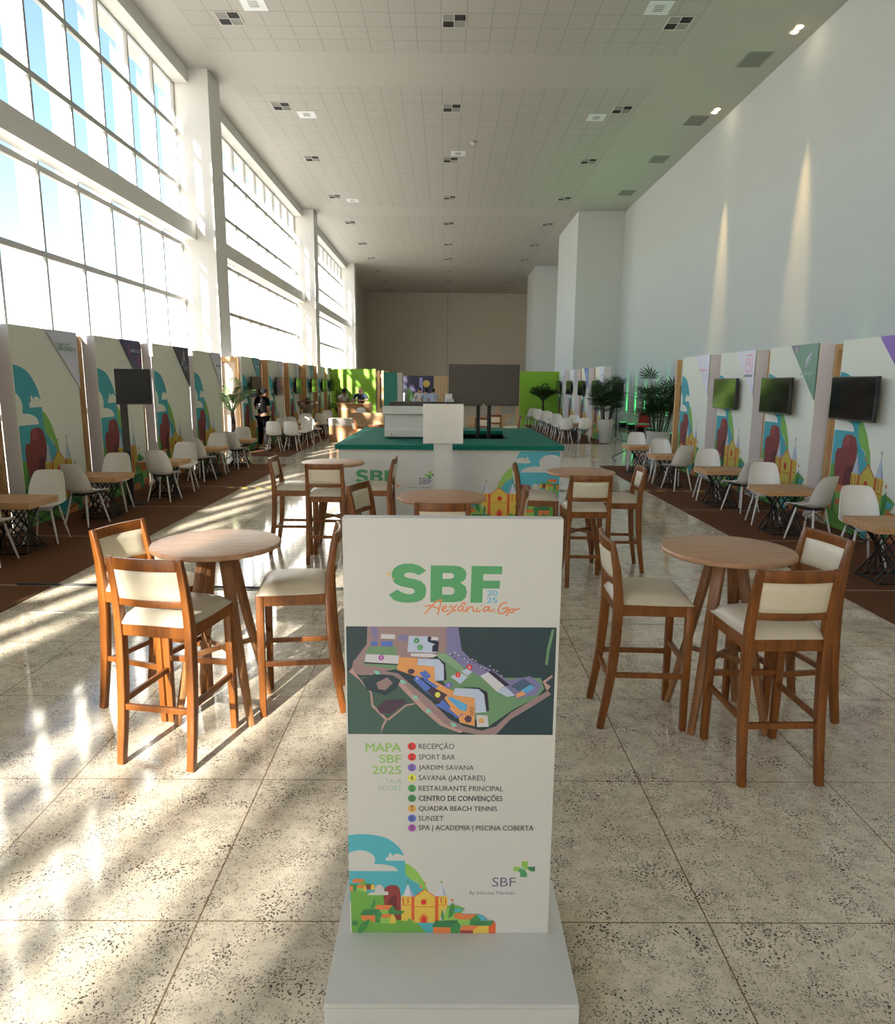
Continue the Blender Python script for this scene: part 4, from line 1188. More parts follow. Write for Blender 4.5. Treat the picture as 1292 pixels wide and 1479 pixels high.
def dim(m):
    # the same picture printed on cloth comes out a little deeper in colour
    if m not in DIM:
        c = m.node_tree.nodes['Mix'].inputs[6].default_value
        DIM[m] = plain(m.name + '_on_cloth', tuple(v * f for v, f in zip(c[:3], (0.62, 0.72, 0.70))), 0.8, var=0.03)
    return DIM[m]
def booth(label, loc, rotz, W, Hh, gap, side, card, logo=None, art=True, lining=BEIGE_F, cover=LILAC, group='printed booth walls'):
    t_ = thing('booth_wall', label, 'booth wall', loc, rotz, group)
    m = MB()
    m.box(0, W, 0, 0.02, 0, Hh, FABRIC_W)
    obj('printed_face', m, t_)
    if art:
        a_ = MB()
        pr = Print(a_, lambda a, b, l: (a, -l, b), 0.00012, (0.012, W - 0.004, 0.004, Hh))
        print_art(pr, lambda a, c: (0.00188 * (a - 262), (886 - c) * 0.00272 + 0.004), FABRIC_W, dim, True)
        obj('landscape_print', a_, t_)
    obj('end_cover', MB().box(0, 0.012, 0.0201, 0.20, 0, Hh, cover).box(W - 0.012, W, 0.0201, 0.20, 0, Hh, cover).box(0.0121, W - 0.0121, 0.19, 0.20, 0, Hh, cover).box(0.0121, W - 0.0121, 0.0201, 0.1899, Hh - 0.012, Hh, cover), t_)
    # recessed link frame to the neighbour, beyond the far edge of this wall
    if gap > 0:
        if side == 'left':
            g0, g1 = W, W + gap
            px = g1 - 0.085
        else:
            g0, g1 = -gap, 0
            px = g0
        obj('wood_post', MB().box(px, px + 0.085, 0.20, 0.27, 0, Hh - 0.02, PINE), t_, bevel=0.003)
        qx = (g0 + 0.0) if side == 'left' else g1 - 0.05
        obj('wood_post', MB().box(qx, qx + 0.05, 0.205, 0.265, 0, Hh - 0.02, PINE), t_, bevel=0.003)
        obj('wood_rail', MB().box(min(px, qx) + 0.0501, max(px, qx) - 0.0001 + (0.0 if side == 'left' else 0), 0.21, 0.26, Hh - 0.10, Hh - 0.02, PINE), t_) if abs(px - qx) > 0.2 else None
        obj('lining', MB().box(g0 + 0.003, g1 - 0.003, 0.275, 0.285, 0, Hh - 0.03, lining), t_)
    # triangular logo card on the top corner away from the camera-left edge
    S = 0.79
    x0, x1, z1 = W - S, W + 0.004, Hh - 0.001
    cfn = lambda a, b, l: (a, -0.022 - l, b)
    cm = MB()
    cm.prism([(x0, z1), (x1, z1 - S), (x1, z1)], card, lambda a, b, l: (a, l, b), -0.022, -0.0125)
    cobj = obj('logo_card', cm, t_)
    if logo:
        lm = MB()
        logo(Print(lm, cfn, 0.0005), x0, z1, S)
        obj('card_logo', lm, cobj)
    return t_
def lg_green(pr, x0, z, S):
    for k in range(5):
        pr.poly(rect(x0 + 0.36 - k * 0.035, z - 0.27, x0 + 0.385 - k * 0.035, z - 0.17 + 0.004 * k), [ink('lg1', 70, 120, 90), ink('lg2', 100, 140, 110), ink('lg3', 126, 150, 132), ink('lg4', 146, 160, 150), ink('lg5', 160, 168, 164)][k])
    pr.text('PORT', ink('lg1', 70, 120, 90), x0 + 0.40, x0 + 0.60, z - 0.20, z - 0.165, 0.03)
    pr.text('GREEN', ink('lg1', 70, 120, 90), x0 + 0.40, x0 + 0.72, z - 0.27, z - 0.215, 0.03)
    blur_line(pr, ink('lg5', 120, 124, 122), x0 + 0.42, x0 + 0.72, z - 0.315, 0.015)
def lg_simc(pr, x0, z, S):
    pr.many(stroke(spline([(x0 + 0.33, z - 0.10), (x0 + 0.29, z - 0.13), (x0 + 0.32, z - 0.19), (x0 + 0.29, z - 0.24)], 4), 0.022), K_PINK)
    pr.text('SIMCAS', K_WHITE, x0 + 0.38, x0 + 0.74, z - 0.20, z - 0.145, 0.02)
    pr.text('2', K_PINK, x0 + 0.64, x0 + 0.72, z - 0.36, z - 0.25, 0.03)
    blur_line(pr, K_PINK, x0 + 0.66, x0 + 0.76, z - 0.40, 0.02, 4)
def lg_peak(pr, x0, z, S):
    pr.many(stroke([(x0 + 0.40, z - 0.36), (x0 + 0.52, z - 0.09), (x0 + 0.62, z - 0.36)], 0.022), K_WHITE)
    pr.many(stroke([(x0 + 0.47, z - 0.36), (x0 + 0.53, z - 0.20)], 0.016), K_WHITE)
    pr.poly(circ(x0 + 0.70, z - 0.36, 0.012, 10), K_WHITE)
    blur_line(pr, K_WHITE, x0 + 0.44, x0 + 0.74, z - 0.41, 0.014)
    blur_line(pr, K_WHITE, x0 + 0.50, x0 + 0.74, z - 0.45, 0.014, 5)
def lg_bluebar(pr, x0, z, S):
    blur_line(pr, K_NAVYT, x0 + 0.42, x0 + 0.74, z - 0.31, 0.055, 6)
def lg_redbar(pr, x0, z, S):
    blur_line(pr, ink('logo_salmon', 200, 140, 130), x0 + 0.25, x0 + 0.70, z - 0.32, 0.045, 8)
def lg_emblem(pr, x0, z, S):
    c = ink('logo_rose', 200, 116, 128)
    cx_, cz = x0 + 0.56, z - 0.22
    rr = [(cx_ - 0.13, cz - 0.06), (cx_ - 0.13, cz + 0.10), (cx_ - 0.09, cz + 0.14), (cx_ + 0.09, cz + 0.14), (cx_ + 0.13, cz + 0.10), (cx_ + 0.13, cz - 0.10), (cx_ + 0.09, cz - 0.14), (cx_ - 0.09, cz - 0.14), (cx_ - 0.13, cz - 0.10), (cx_ - 0.13, cz - 0.06)]
    pr.many(stroke(rr, 0.018), c)
    pr.many(stroke([(cx_ - 0.05, cz - 0.05), (cx_ - 0.05, cz + 0.07), (cx_ + 0.02, cz + 0.07), (cx_ + 0.02, cz), (cx_ - 0.05, cz)], 0.016) + stroke([(cx_, cz), (cx_ + 0.06, cz - 0.06)], 0.016) + stroke([(cx_ + 0.06, cz + 0.07), (cx_ + 0.06, cz - 0.05)], 0.016), c)
    blur_line(pr, K_BLK, x0 + 0.38, x0 + 0.74, z - 0.45, 0.05, 7)
def lg_leaf(pr, x0, z, S):
    pr.poly([(x0, z), (x0 + 0.30, z), (x0 + 0.165, z - 0.165)], K_GREYC)
    pr.text('ISI', K_WHITE, x0 + 0.15, x0 + 0.21, z - 0.11, z - 0.03, 0.0)
    for k in range(4):
        q = k * 0.033
        pr.many(stroke(spline([(x0 + 0.50 + q, z - 0.33 + q), (x0 + 0.49 + q, z - 0.24 + q * 0.6), (x0 + 0.56 + q * 0.7, z - 0.17 + q * 0.5)], 4), 0.016), K_WHITE)
    blur_line(pr, ink('logo_mint', 130, 160, 145), x0 + 0.36, x0 + 0.72, z - 0.44, 0.05, 9)
    blur_line(pr, ink('logo_mint', 130, 160, 145), x0 + 0.38, x0 + 0.70, z - 0.49, 0.012, 9)
def lg_it(pr, x0, z, S):
    pr.text('IT', K_BLK, x0 + 0.36, x0 + 0.60, z - 0.32, z - 0.17, 0.02)
def lg_dark(pr, x0, z, S):
    blur_line(pr, K_WHITE, x0 + 0.38, x0 + 0.74, z - 0.26, 0.05, 6)
LX, RX = -5.35, 5.25
for k, (y0, W_, gap) in enumerate(((-1.8, 1.57, 0.55), (0.32, 1.57, 0.55), (2.44, 1.57, 0.55), (4.56, 1.57, 0.55), (6.68, 1.57, 0.55))):
    booth('printed booth wall on the left, outside the picture, %s before the first one in view' % ['fifth', 'fourth', 'third', 'second', 'next'][k], (LX, y0, 0), PI / 2, W_, 2.55, gap, 'left', K_WHITE, art=(k == 4))
booth('printed booth wall nearest on the left with a white and green corner card', (LX, 8.81, 0), PI / 2, 1.56, 2.55, 0.57, 'left', K_WHITE, lg_green)
booth('printed booth wall behind the screen post, with a slate corner card bearing a pink mark', (LX, 10.94, 0), PI / 2, 1.58, 2.55, 0.55, 'left', K_SCARD, lg_simc)
booth('printed booth wall on the left with a charcoal corner card and white peak mark', (LX, 13.07, 0), PI / 2, 1.76, 2.55, 0.33, 'left', K_DCARD, lg_peak)
booth('printed booth wall on the left before the palm, with a pale card and blue lettering', (LX, 15.16, 0), PI / 2, 1.78, 2.52, 0.0, 'left', K_WHITE, lg_bluebar)
FL = [(18.73, 1.73, 1.12, K_TCARD, 'first past the palm, with a teal card'), (21.58, 1.83, 1.03, K_WHITE, 'second past the palm'), (24.44, 1.49, 1.54, K_WHITE, 'third past the palm'), (27.47, 1.29, 1.09, K_TCARD, 'fourth past the palm, with a teal card'), (29.85, 1.50, 0.94, K_WHITE, 'fifth past the palm'), (32.29, 1.15, 0.0, K_DCARD, 'last before the sunlit green wall')]
for y0, W_, gap, cd, lab in FL:
    booth('printed booth wall far left, ' + lab, (LX, y0, 0), PI / 2, W_, 2.53, gap, 'left', cd, lg_dark, lining=PINE, cover=LILAC if y0 < 20 else PINE)
RR = [(15.65, 1.60, 0.0, K_WHITE, lg_redbar, 'printed booth wall on the right beside the far planter, no screen on it'), (13.52, 1.54, 0.57, K_WHITE, lg_emblem, 'printed booth wall on the right with a white card and rose emblem'),
      (11.48, 1.50, 0.52, K_GCARD, lg_leaf, 'printed booth wall on the right with a green corner card'), (9.40, 1.60, 0.56, MATS['fade_card'], lg_it, 'printed booth wall nearest on the right with a green to violet card'),
      (7.25, 1.57, 0.58, K_WHITE, None, 'printed booth wall on the right, outside the picture')]
for yf, W_, gap, cd, lgf, lab in RR:
    booth(lab, (RX, yf, 0), -PI / 2, W_, 2.47, gap, 'right', cd, lgf)
obj_end = MB().box(0.0, 0.09, 0, 0.10, 0, 2.42, PINE)
tag(obj('pine_post', obj_end, loc=(5.26, 15.74, 0), rotz=-PI / 2 + PI), 'bare pine post at the far end of the right booth walls beside the planter', 'post')
FR = [(32.53, 1.58, 0.0, K_WHITE, 'furthest, against the green wall'), (29.81, 1.33, 1.13, K_WHITE, 'second from the green wall'), (27.2, 1.31, 1.28, K_BCARD, 'with a blue corner card'), (24.71, 1.43, 1.18, K_WHITE, 'nearest of the far group, behind the tall planter')]
for yf, W_, gap, cd, lab in FR:
    booth('printed booth wall far right, ' + lab, (RX, yf, 0), -PI / 2, W_, 2.46, gap, 'right', cd, lg_dark if cd is K_BCARD else lg_bluebar, lining=LILAC)
# bare pine frame in the gap on the left
t_ = thing('pine_stand', 'open pine frame with white lining standing end on beside the palm far left', 'frame', (-5.92, 18.45, 0))
obj('wood_post', MB().box(0, 0.10, 0, 0.09, 0, 2.5, PINE), t_, bevel=0.004)
obj('wood_post', MB().box(0.47, 0.57, 0, 0.09, 0, 2.5, PINE), t_, bevel=0.004)
obj('wood_rail', MB().box(0.1001, 0.4699, 0, 0.09, 2.38, 2.5, PINE), t_, bevel=0.004)
obj('wood_rail', MB().box(0.1001, 0.4699, 0, 0.09, 0.0, 0.10, PINE), t_, bevel=0.004)
obj('lining', MB().box(0.1, 0.47, 0.10, 0.11, 0.02, 2.45, BEIGE_F), t_)

# ------------------------------------------------------------------ screens
def make_tv(lab, loc, rotz, w_=0.98, h_=0.55, dep=0.05, wall=0.09, group='wall screens', scr=None):
    t_ = thing('wall_screen', lab, 'television', loc, rotz, group)
    obj('housing', MB().box(0, w_, 0, dep, 0, h_, BLACKP), t_, bevel=0.006)
    obj('screen', MB().box(0.012, w_ - 0.012, -0.0022, -0.0002, 0.018, h_ - 0.012, scr or SCREEN), t_)
    if wall:
        obj('wall_bracket', MB().box(w_ / 2 - 0.2, w_ / 2 + 0.2, dep + 0.0002, dep + wall - 0.0008, h_ / 2 - 0.12, h_ / 2 + 0.12, BLACK), t_)
    return t_
PR_ = 0.05 + 0.09
for yf, lab in ((13.43, 'black wall screen on the booth wall with the rose emblem card'), (11.42, 'black wall screen on the booth wall with the green card'), (9.33, 'black wall screen on the nearest right booth wall')):
    make_tv(lab, (RX - PR_, yf, 1.45), -PI / 2 + (math.radians(1.3) if yf > 13 else 0))
for yf, lab in ((32.45, 'black screen on the furthest booth wall far right'), (29.77, 'black screen on the second booth wall from the green wall'), (27.15, 'black screen on the far right booth wall with the blue card'), (24.6, 'black screen half hidden by the tall planter plant')):
    make_tv(lab, (RX - PR_, yf, 1.45), -PI / 2)
for y0, W_, lab in ((18.73, 1.73, 'dark screen behind the palm fronds far left'), (21.58, 1.83, 'dark screen just right of the black capped person'), (24.44, 1.49, 'dark screen on the third far left booth wall'), (27.47, 1.29, 'dark screen above the seated person with raised arms'), (29.85, 1.5, 'dark screen on the fifth far left booth wall'), (32.29, 1.15, 'dark screen on the last far left booth wall')):
    make_tv(lab, (LX + PR_, y0 + min(0.42, W_ - 1.0), 1.46), PI / 2)
t_ = thing('screen_stand', 'black floor stand with a tilted square screen in front of the second left booth wall', 'television', (-4.80, 10.55, 0.008), math.radians(20))
obj('pole', MB().box(-0.05, 0.05, -0.04, 0.04, 0.0121, 1.60, BLACKP), t_, bevel=0.004)
obj('foot', MB().box(-0.20, 0.20, -0.10, 0.16, 0.0, 0.012, BLACK), t_)
obj('housing', MB().box(-0.09, 0.40, -0.10, -0.05, 1.52, 2.04, BLACKP), t_, bevel=0.006)
obj('screen', MB().box(-0.078, 0.388, -0.1022, -0.1002, 1.54, 2.028, SCREEN), t_)
obj('bracket', MB().box(-0.04, 0.10, -0.0498, -0.0402, 1.56, 1.80, BLACK), t_)
t_ = thing('screen_stand', 'large black presentation screen on twin poles in the middle of the counter', 'television', (0.60, 10.8, 0), 0)
obj('housing', MB().box(-0.54, 0.54, 0, 0.05, 1.54, 2.16, BLACKP), t_, bevel=0.006)
obj('screen', MB().box(-0.525, 0.525, -0.0024, -0.0002, 1.565, 2.145, SCREENM), t_)
obj('brand_plate', MB().box(-0.018, 0.018, -0.006, -0.0002, 1.545, 1.56, plain('silver_dot', (0.5, 0.5, 0.5), 0.3, metal=0.8)), t_)
for x in (-0.08, 0.09):
    obj('pole', MB().lathe([(0.030, 0.03), (0.030, 1.9)], BLACK, 16, (x, 0.085, 0)), t_, smooth=40)
obj('mount', MB().box(-0.2, 0.2, 0.0502, 0.056, 1.6, 2.0, BLACK), t_)
obj('foot', MB().box(-0.26, 0.28, -0.15, 0.35, 0, 0.0298, BLACK), t_, bevel=0.005)

# ------------------------------------------------------------------ island counter
ct = thing('island_counter', 'square island counter with teal green worktop and printed white sides', 'counter', (0.07, 8.95, 0))
Lc, Rc, Dp = -1.43, 1.43, 3.45
HX0, HX1, HY0, HY1 = 0.08, 0.90, 1.05, 2.75
obj('side_panel', MB().box(Lc, Rc, 0.0, 0.03, 0.0, 1.035, SIGN_W), ct)
obj('side_panel', MB().box(Lc, Lc + 0.03, 0.0302, Dp - 0.0302, 0.0, 1.035, SIGN_W), ct)
obj('side_panel', MB().box(Rc - 0.03, Rc, 0.0302, Dp - 0.0302, 0.0, 1.035, SIGN_W), ct)
obj('side_panel', MB().box(Lc, Rc, Dp - 0.03, Dp, 0.0, 1.035, SIGN_W), ct)
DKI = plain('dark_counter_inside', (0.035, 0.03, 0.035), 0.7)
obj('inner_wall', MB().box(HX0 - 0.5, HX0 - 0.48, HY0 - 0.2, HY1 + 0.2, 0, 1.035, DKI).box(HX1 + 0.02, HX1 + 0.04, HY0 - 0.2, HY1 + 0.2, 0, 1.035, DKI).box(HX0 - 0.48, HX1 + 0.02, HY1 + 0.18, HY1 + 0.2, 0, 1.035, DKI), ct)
x0, x1, y0, y1 = Lc - 0.04, Rc + 0.04, -0.04, Dp + 0.04
tp = MB()
tp.box(x0, x1, y0, HY0, 1.035, 1.095, GREEN).box(x0, x1, HY1, y1, 1.035, 1.095, GREEN).box(x0, HX0, HY0, HY1, 1.035, 1.095, GREEN).box(HX1, x1, HY0, HY1, 1.035, 1.095, GREEN)
obj('worktop', tp, ct)
cfn = lambda a, z, l: (a - 0.07, -l, z)
mb = MB(); pr = Print(mb, cfn, 0.00012, (-1.355, 1.498, 0.0, 1.02))
print_art(pr, lambda a, c: (0.726 - (a - 704) * 0.00134, (886 - c) * 0.00146 + 0.05), SIGN_W)
obj('landscape_print', mb, ct)
mb = MB(); pr = Print(mb, cfn, 0.00012)
print_logo(pr, lambda a, c: (-1.152 + (a - 119) * 0.000572, 0.772 - (c - 133) * 0.00056), SIGN_W)
obj('logo', mb, ct)
mb = MB(); pr = Print(mb, cfn, 0.00012)
pr.text('SBF', ink('sbf_grey', 92, 88, 110), -0.323, -0.165, 0.585, 0.668, 0.0)
pr.text('By Informa Markets', ink('sbf_grey', 92, 88, 110), -0.47, -0.165, 0.525, 0.552)
print_cross(pr, lambda a, c: (-0.255 + (a - 988) * 0.0012, 0.755 - (c - 697) * 0.0012))
obj('organiser_logo', mb, ct)
# white boxy machine on the worktop
mc = thing('coffee_machine', 'white boxy machine with a black top tray on the green counter', 'machine', (-0.42, 9.90, 1.095))
WM = plain('white_machine_shell', (0.66, 0.66, 0.62), 0.4)
m = MB()
m.prism([(0.02, 0.02), (0.44, 0.02), (0.44, 0.44), (0.02, 0.44), (0.02, 0.36), (0.045, 0.345), (0.045, 0.145), (0.0, 0.13), (0.0, 0.03)], WM, lambda a, b, l: (l, a, b), -0.43, 0.45)
obj('body', m, mc, bevel=0.006)
obj('upper_lip', MB().box(-0.45, 0.47, -0.015, 0.019, 0.345, 0.46, WM), mc, bevel=0.008)
obj('top_tray', MB().box(-0.36, 0.56, 0.05, 0.46, 0.4602, 0.515, BLACKP), mc, bevel=0.004)
obj('base_pad', MB().box(-0.38, 0.40, 0.05, 0.40, 0.0, 0.0198, BLACK), mc)
obj('badge', MB().box(-0.345, -0.325, -0.004, -0.0002, 0.05, 0.075, GOLD), mc)
for k in range(3):
    t2 = thing('paper_cup', 'small white cup on the black machine tray, %s from the left' % ORD[k], 'cup', (0.02 + k * 0.05, 10.08, 1.6102), 0, 'cups on the machine tray')
    obj('cup', MB().lathe([(0.014, 0), (0.018, 0.045), (0.016, 0.045), (0.012, 0.006)], SIGN_W, 12), t2, smooth=50)
t2 = thing('white_box', 'small white box standing on the machine tray beside the big screen', 'box', (0.06, 10.2, 1.6102))
obj('box_body', MB().box(-0.05, 0.05, -0.04, 0.04, 0, 0.10, SIGN_W), t2, bevel=0.003)
obj('box_lid', MB().box(-0.053, 0.053, -0.043, 0.043, 0.1002, 0.115, SIGN_W), t2)
# white kiosk in front of the counter
kk = thing('kiosk_totem', 'white kiosk board on a square post standing in front of the green counter', 'kiosk', (-0.015, 8.2, 0))
obj('post', MB().box(-0.11, 0.11, 0.0, 0.10, 0.0302, 1.30, SIGN_W), kk, bevel=0.003)
obj('base', MB().box(-0.25, 0.25, -0.16, 0.30, 0.0, 0.03, SIGN_W), kk, bevel=0.003)
KG = plain('glossy_white_board', (0.76, 0.75, 0.70), 0.16)
obj('board', MB().box(-0.235, 0.235, -0.04, -0.0002, 1.18, 1.64, KG), kk, bevel=0.004)

# ------------------------------------------------------------------ far end: green walls, columns and fittings
tag(obj('green_wall', MB().box(-5.4, -3.28, 33.6, 33.75, 0, 2.5, LIME)), 'lime green partition behind the wooden bar far left', 'partition')
tag(obj('green_wall', MB().box(3.3, 5.3, 32.62, 32.77, 0, 2.43, LIME)), 'lime green partition behind the palm far right', 'partition')
t_ = thing('pine_stand', 'pine post frame right of the sunlit green wall', 'frame', (-3.2, 33.4, 0))
for x in (0.0, 0.22, 0.44):
    obj('wood_post', MB().box(x, x + 0.12, 0, 0.12, 0, 2.42, PINE), t_, bevel=0.004)
obj('wood_rail', MB().box(-0.02, 0.60, 0.1202, 0.16, 2.1, 2.25, PINE), t_)
t_ = thing('teal_column', 'dark teal square column with a grey side behind the white machine', 'column', (-1.9, 22.0, 0))
obj('front', MB().box(0, 0.42, 0, 0.02, 0, 2.19, TEALP), t_)
obj('side', MB().box(0, 0.58, 0.0202, 0.5, 0, 2.19, GREYP), t_)
t_ = thing('sponsor_wall', 'dark navy backdrop with a gold disc far behind the counter', 'partition', (-2.5, 38.5, 0))
obj('panel', MB().box(0, 1.9, 0, 0.1, 0, 2.25, NAVY), t_)
g = MB(); g.prism(circ(1.50, 1.83, 0.19, 24), GOLD, lambda a, b, l: (a, l, b), -0.012, -0.001)
obj('gold_disc', g, t_)
obj('pale_stripe', MB().box(1.12, 1.30, -0.006, -0.0005, 0.8, 2.15, plain('violet_stripe', (0.30, 0.27, 0.55), 0.6)), t_)
t_ = thing('pallet_wall', 'slatted pallet wood wall right of the navy backdrop', 'partition', (-0.58, 38.5, 0))
for k in range(9):
    obj('board', MB().box(k * 0.15, k * 0.15 + 0.125, 0, 0.03, 0, 2.26, PALLET), t_)
obj('wood_rail', MB().box(0, 1.33, 0.0302, 0.08, 2.05, 2.16, PALLET).box(0, 1.33, 0.0302, 0.08, 0.6, 0.7, PALLET), t_)
# wooden bar
t_ = thing('wooden_bar', 'plywood bar with two people leaning on it before the sunlit green wall', 'counter', (-3.96, 26.0, 0))
PLY = plain('plywood_bar', (0.42, 0.22, 0.085), 0.6)
obj('front', MB().box(0, 1.22, 0, 0.03, 0, 1.06, PLY), t_)
obj('side', MB().box(0, 0.03, 0.0302, 0.6, 0, 1.06, PLY).box(1.19, 1.22, 0.0302, 0.6, 0, 1.06, PLY), t_)
obj('top', MB().box(-0.05, 1.27, -0.05, 0.65, 1.0602, 1.11, PLY), t_, bevel=0.004)
pm = MB(); pr = Print(pm, lambda a, b, l: (a, -l, b), 0.0006)
blur_line(pr, ink('bar_letter', 190, 160, 150), 0.06, 0.46, 0.86, 0.10, 7)
obj('lettering', pm, t_)
t_ = thing('white_sack', 'white sack standing in front of the wooden bar', 'sack', (-3.05, 25.72, 0.0))
obj('crate', MB().box(-0.22, 0.22, -0.2, 0.2, 0, 0.50, PALLET), t_, bevel=0.005)
m = MB(); m.lathe([(0.15, 0.5002), (0.2, 0.56), (0.2, 0.78), (0.17, 0.90), (0.12, 0.96), (0.04, 0.97)], SIGN_W, 16)
obj('sack', m, t_, smooth=60)
t_ = thing('pallet_bench', 'pallet wood bench in front of the wooden bar', 'bench', (-3.25, 23.6, 0))
obj('seat', MB().box(0, 1.2, 0, 0.5, 0.40, 0.46, PALLET), t_)
obj('backrest', MB().box(0, 1.2, 0.5002, 0.56, 0.30, 0.85, PALLET), t_)
for x in (0.02, 1.08):
    obj('leg', MB().box(x, x + 0.1, 0.03, 0.45, 0, 0.3998, PALLET), t_)
def carton(lab, x, y, z, sx_, sy_, sz, wrapped):
    t_ = thing('cardboard_box', lab, 'box', (x, y, z), 0, 'wrapped cardboard boxes')
    obj('carton', MB().box(0, sx_, 0, sy_, 0, sz, KRAFT), t_, bevel=0.004)
    obj('plastic_film' if wrapped else 'tape', MB().box(-0.004, sx_ + 0.004, -0.004, sy_ + 0.004, sz * 0.45 if wrapped else sz * 0.8, sz + 0.004, KRAFTW) if wrapped else MB().box(sx_ / 2 - 0.03, sx_ / 2 + 0.03, -0.002, -0.0002, 0, sz, KRAFTW), t_)
carton('lower cardboard box of the wrapped pair by the far left carpet', -3.66, 22.2, 0.0, 0.74, 0.5, 0.34, False)
carton('film wrapped cardboard box topping the pair by the far left carpet', -3.66, 22.2, 0.3402, 0.74, 0.5, 0.40, True)
# pallet seating beyond the counter
t_ = thing('pallet_table', 'pallet wood table beyond the counter under the big screen', 'table', (0.75, 24.5, 0))
obj('tabletop', MB().box(0, 1.5, 0, 0.8, 0.62, 0.70, PALLET), t_)
obj('block', MB().box(0.1, 0.3, 0.02, 0.78, 0.45, 0.6198, PALLET), t_)
obj('block', MB().box(0.6, 0.8, 0.02, 0.78, 0.45, 0.6198, PALLET), t_)
obj('block', MB().box(1.15, 1.35, 0.02, 0.78, 0.45, 0.6198, PALLET), t_)
obj('base', MB().box(0.05, 1.45, 0.05, 0.75, 0, 0.4498, PALLET), t_)
t_ = thing('pallet_shelf', 'tall pallet wood shelf frame beside the right green wall', 'shelf', (2.2, 30.0, 0))
for x in (0, 0.85):
    obj('wood_post', MB().box(x, x + 0.14, 0, 0.14, 0, 1.75, PALLET), t_)
for z in (0.5, 1.1, 1.55):
    obj('shelf', MB().box(0.1402, 0.8498, 0, 0.3, z, z + 0.06, PALLET), t_)
for x, y, d, lab in ((1.75, 18.3, (-1, 0.1), 'cream backed chair beyond the counter beside the green wall'), (0.96, 17.3, (0.1, 1), 'cream backed chair between the poles of the big screen'), (1.32, 18.9, (0, 1), 'cream backed chair right of the screen poles')):
    dup(s0, (x, y, 0), facing(*d), lab)
t_ = thing('white_banner', 'white roll up banner standing left of the screen poles beyond the counter', 'banner', (0.35, 25.0, 0))
obj('banner', MB().box(0, 0.35, 0, 0.02, 0.06, 1.15, SIGN_W), t_)
obj('foot', MB().box(-0.02, 0.37, -0.12, 0.14, 0, 0.0598, GREYP), t_)

# ------------------------------------------------------------------ plants
def frond(m, base, ang, length, rise, droop, mat, nl=18, lw=0.02, ll=0.30):
    d = Vector((math.cos(ang), math.sin(ang), 0)); sd = Vector((-d.y, d.x, 0))
    P = []
    for i in range(13):
        u = i / 12
        P.append(Vector(base) + d * (length * (u ** 1.0)) * (0.9 - 0.15 * u) + Vector((0, 0, rise * u - droop * u * u)))
    m.sweep(P, [0.010 * (1 - 0.8 * i / 12) + 0.001 for i in range(13)], mat, n=4)
    for i in range(nl):
        u = 0.18 + 0.82 * i / (nl - 1)
        f_ = u * 12; a = min(11, int(f_)); p = P[a].lerp(P[a + 1], f_ - a)
        tn = (P[a + 1] - P[a]).normalized()
        L = ll * math.sin(PI * min(1, 0.2 + 0.75 * u)) * random.uniform(0.85, 1.1)
        for s in (-1, 1):
            t2 = (tn * 0.75 + sd * s * 0.9 + Vector((0, 0, 0.15))).normalized()
            q = p + t2 * L - Vector((0, 0, 0.10 * L)); mid = p + t2 * L * 0.5 + Vector((0, 0, 0.03))
            wv = tn * lw
            m.add([p, mid + wv, q, mid - wv], [(0, 1, 2, 3)], mat)
def fan(m, p, d, size, mat, n=9):
    d = d.normalized()
    sd = d.cross(Vector((0, 0, 1))).normalized() if abs(d.z) < 0.98 else Vector((1, 0, 0))
    nn = sd.cross(d)
    for k in range(n):
        a = math.radians(-80 + 160 * k / (n - 1))
        b = (d * math.cos(a) + sd * math.sin(a)).normalized()
        L = size * (0.75 + 0.25 * math.cos(a)) * random.uniform(0.88, 1.08)
        q = p + b * L + nn * (-0.05 * L) - Vector((0, 0, 0.03 * L)); mid = p + b * L * 0.55 + nn * 0.012
        wv = b.cross(nn).normalized() * 0.017
        m.add([p, mid + wv, q + wv * 0.3, q - wv * 0.3, mid - wv], [(0, 1, 2, 3, 4)], mat)
def pot(t_, r0, r1, h_):
    obj('pot', MB().lathe([(r0, 0), (r0 * 1.05, 0.02), (r1, h_), (r1 - 0.025, h_), (r1 - 0.04, h_ - 0.06)], POTM, 28), t_, smooth=50)
    obj('soil', MB().lathe([(0.01, h_ - 0.055), (r1 - 0.042, h_ - 0.055)], SOIL, 20, cap=False), t_)
def lady_palm(lab, loc, seed, hp=0.77, r0=0.17, r1=0.265, top=1.45, nst=7, spread=0.16):
    random.seed(seed)
    t_ = thing('lady_palm', lab, 'potted plant', loc, 0)
    pot(t_, r0, r1, hp)
    fo = MB()
    for i in range(nst):
        a = 2 * PI * i / nst + random.uniform(-.3, .3)
        r = spread * random.uniform(0.3, 1)
        b = Vector((r * math.cos(a), r * math.sin(a), hp - 0.06))
        hh = top * random.uniform(0.55, 1.0)
        tip = b + Vector((math.cos(a) * 0.16, math.sin(a) * 0.16, hh - 0.25))
        st = MB(); st.sweep([b, b.lerp(tip, 0.5) + Vector((0.01, 0, 0)), tip], [0.018, 0.016, 0.012], STEM, n=7)
        obj('stem', st, t_, smooth=60)
        for k in range(13):
            u = 0.46 + 0.54 * k / 12
            p = b.lerp(tip, u)
            aa = a + random.uniform(-2.6, 2.6)
            el = random.uniform(0.05, 0.95) + (0.9 if k > 9 else 0)
            d = Vector((math.cos(aa), math.sin(aa), el)).normalized()
            pe = p + d * random.uniform(0.14, 0.30)
            fo.sweep([p, pe], [0.004, 0.003], LEAF, n=4)
            fan(fo, pe, d, random.uniform(0.26, 0.38), LEAF)
    obj('foliage', fo, t_)
    return t_
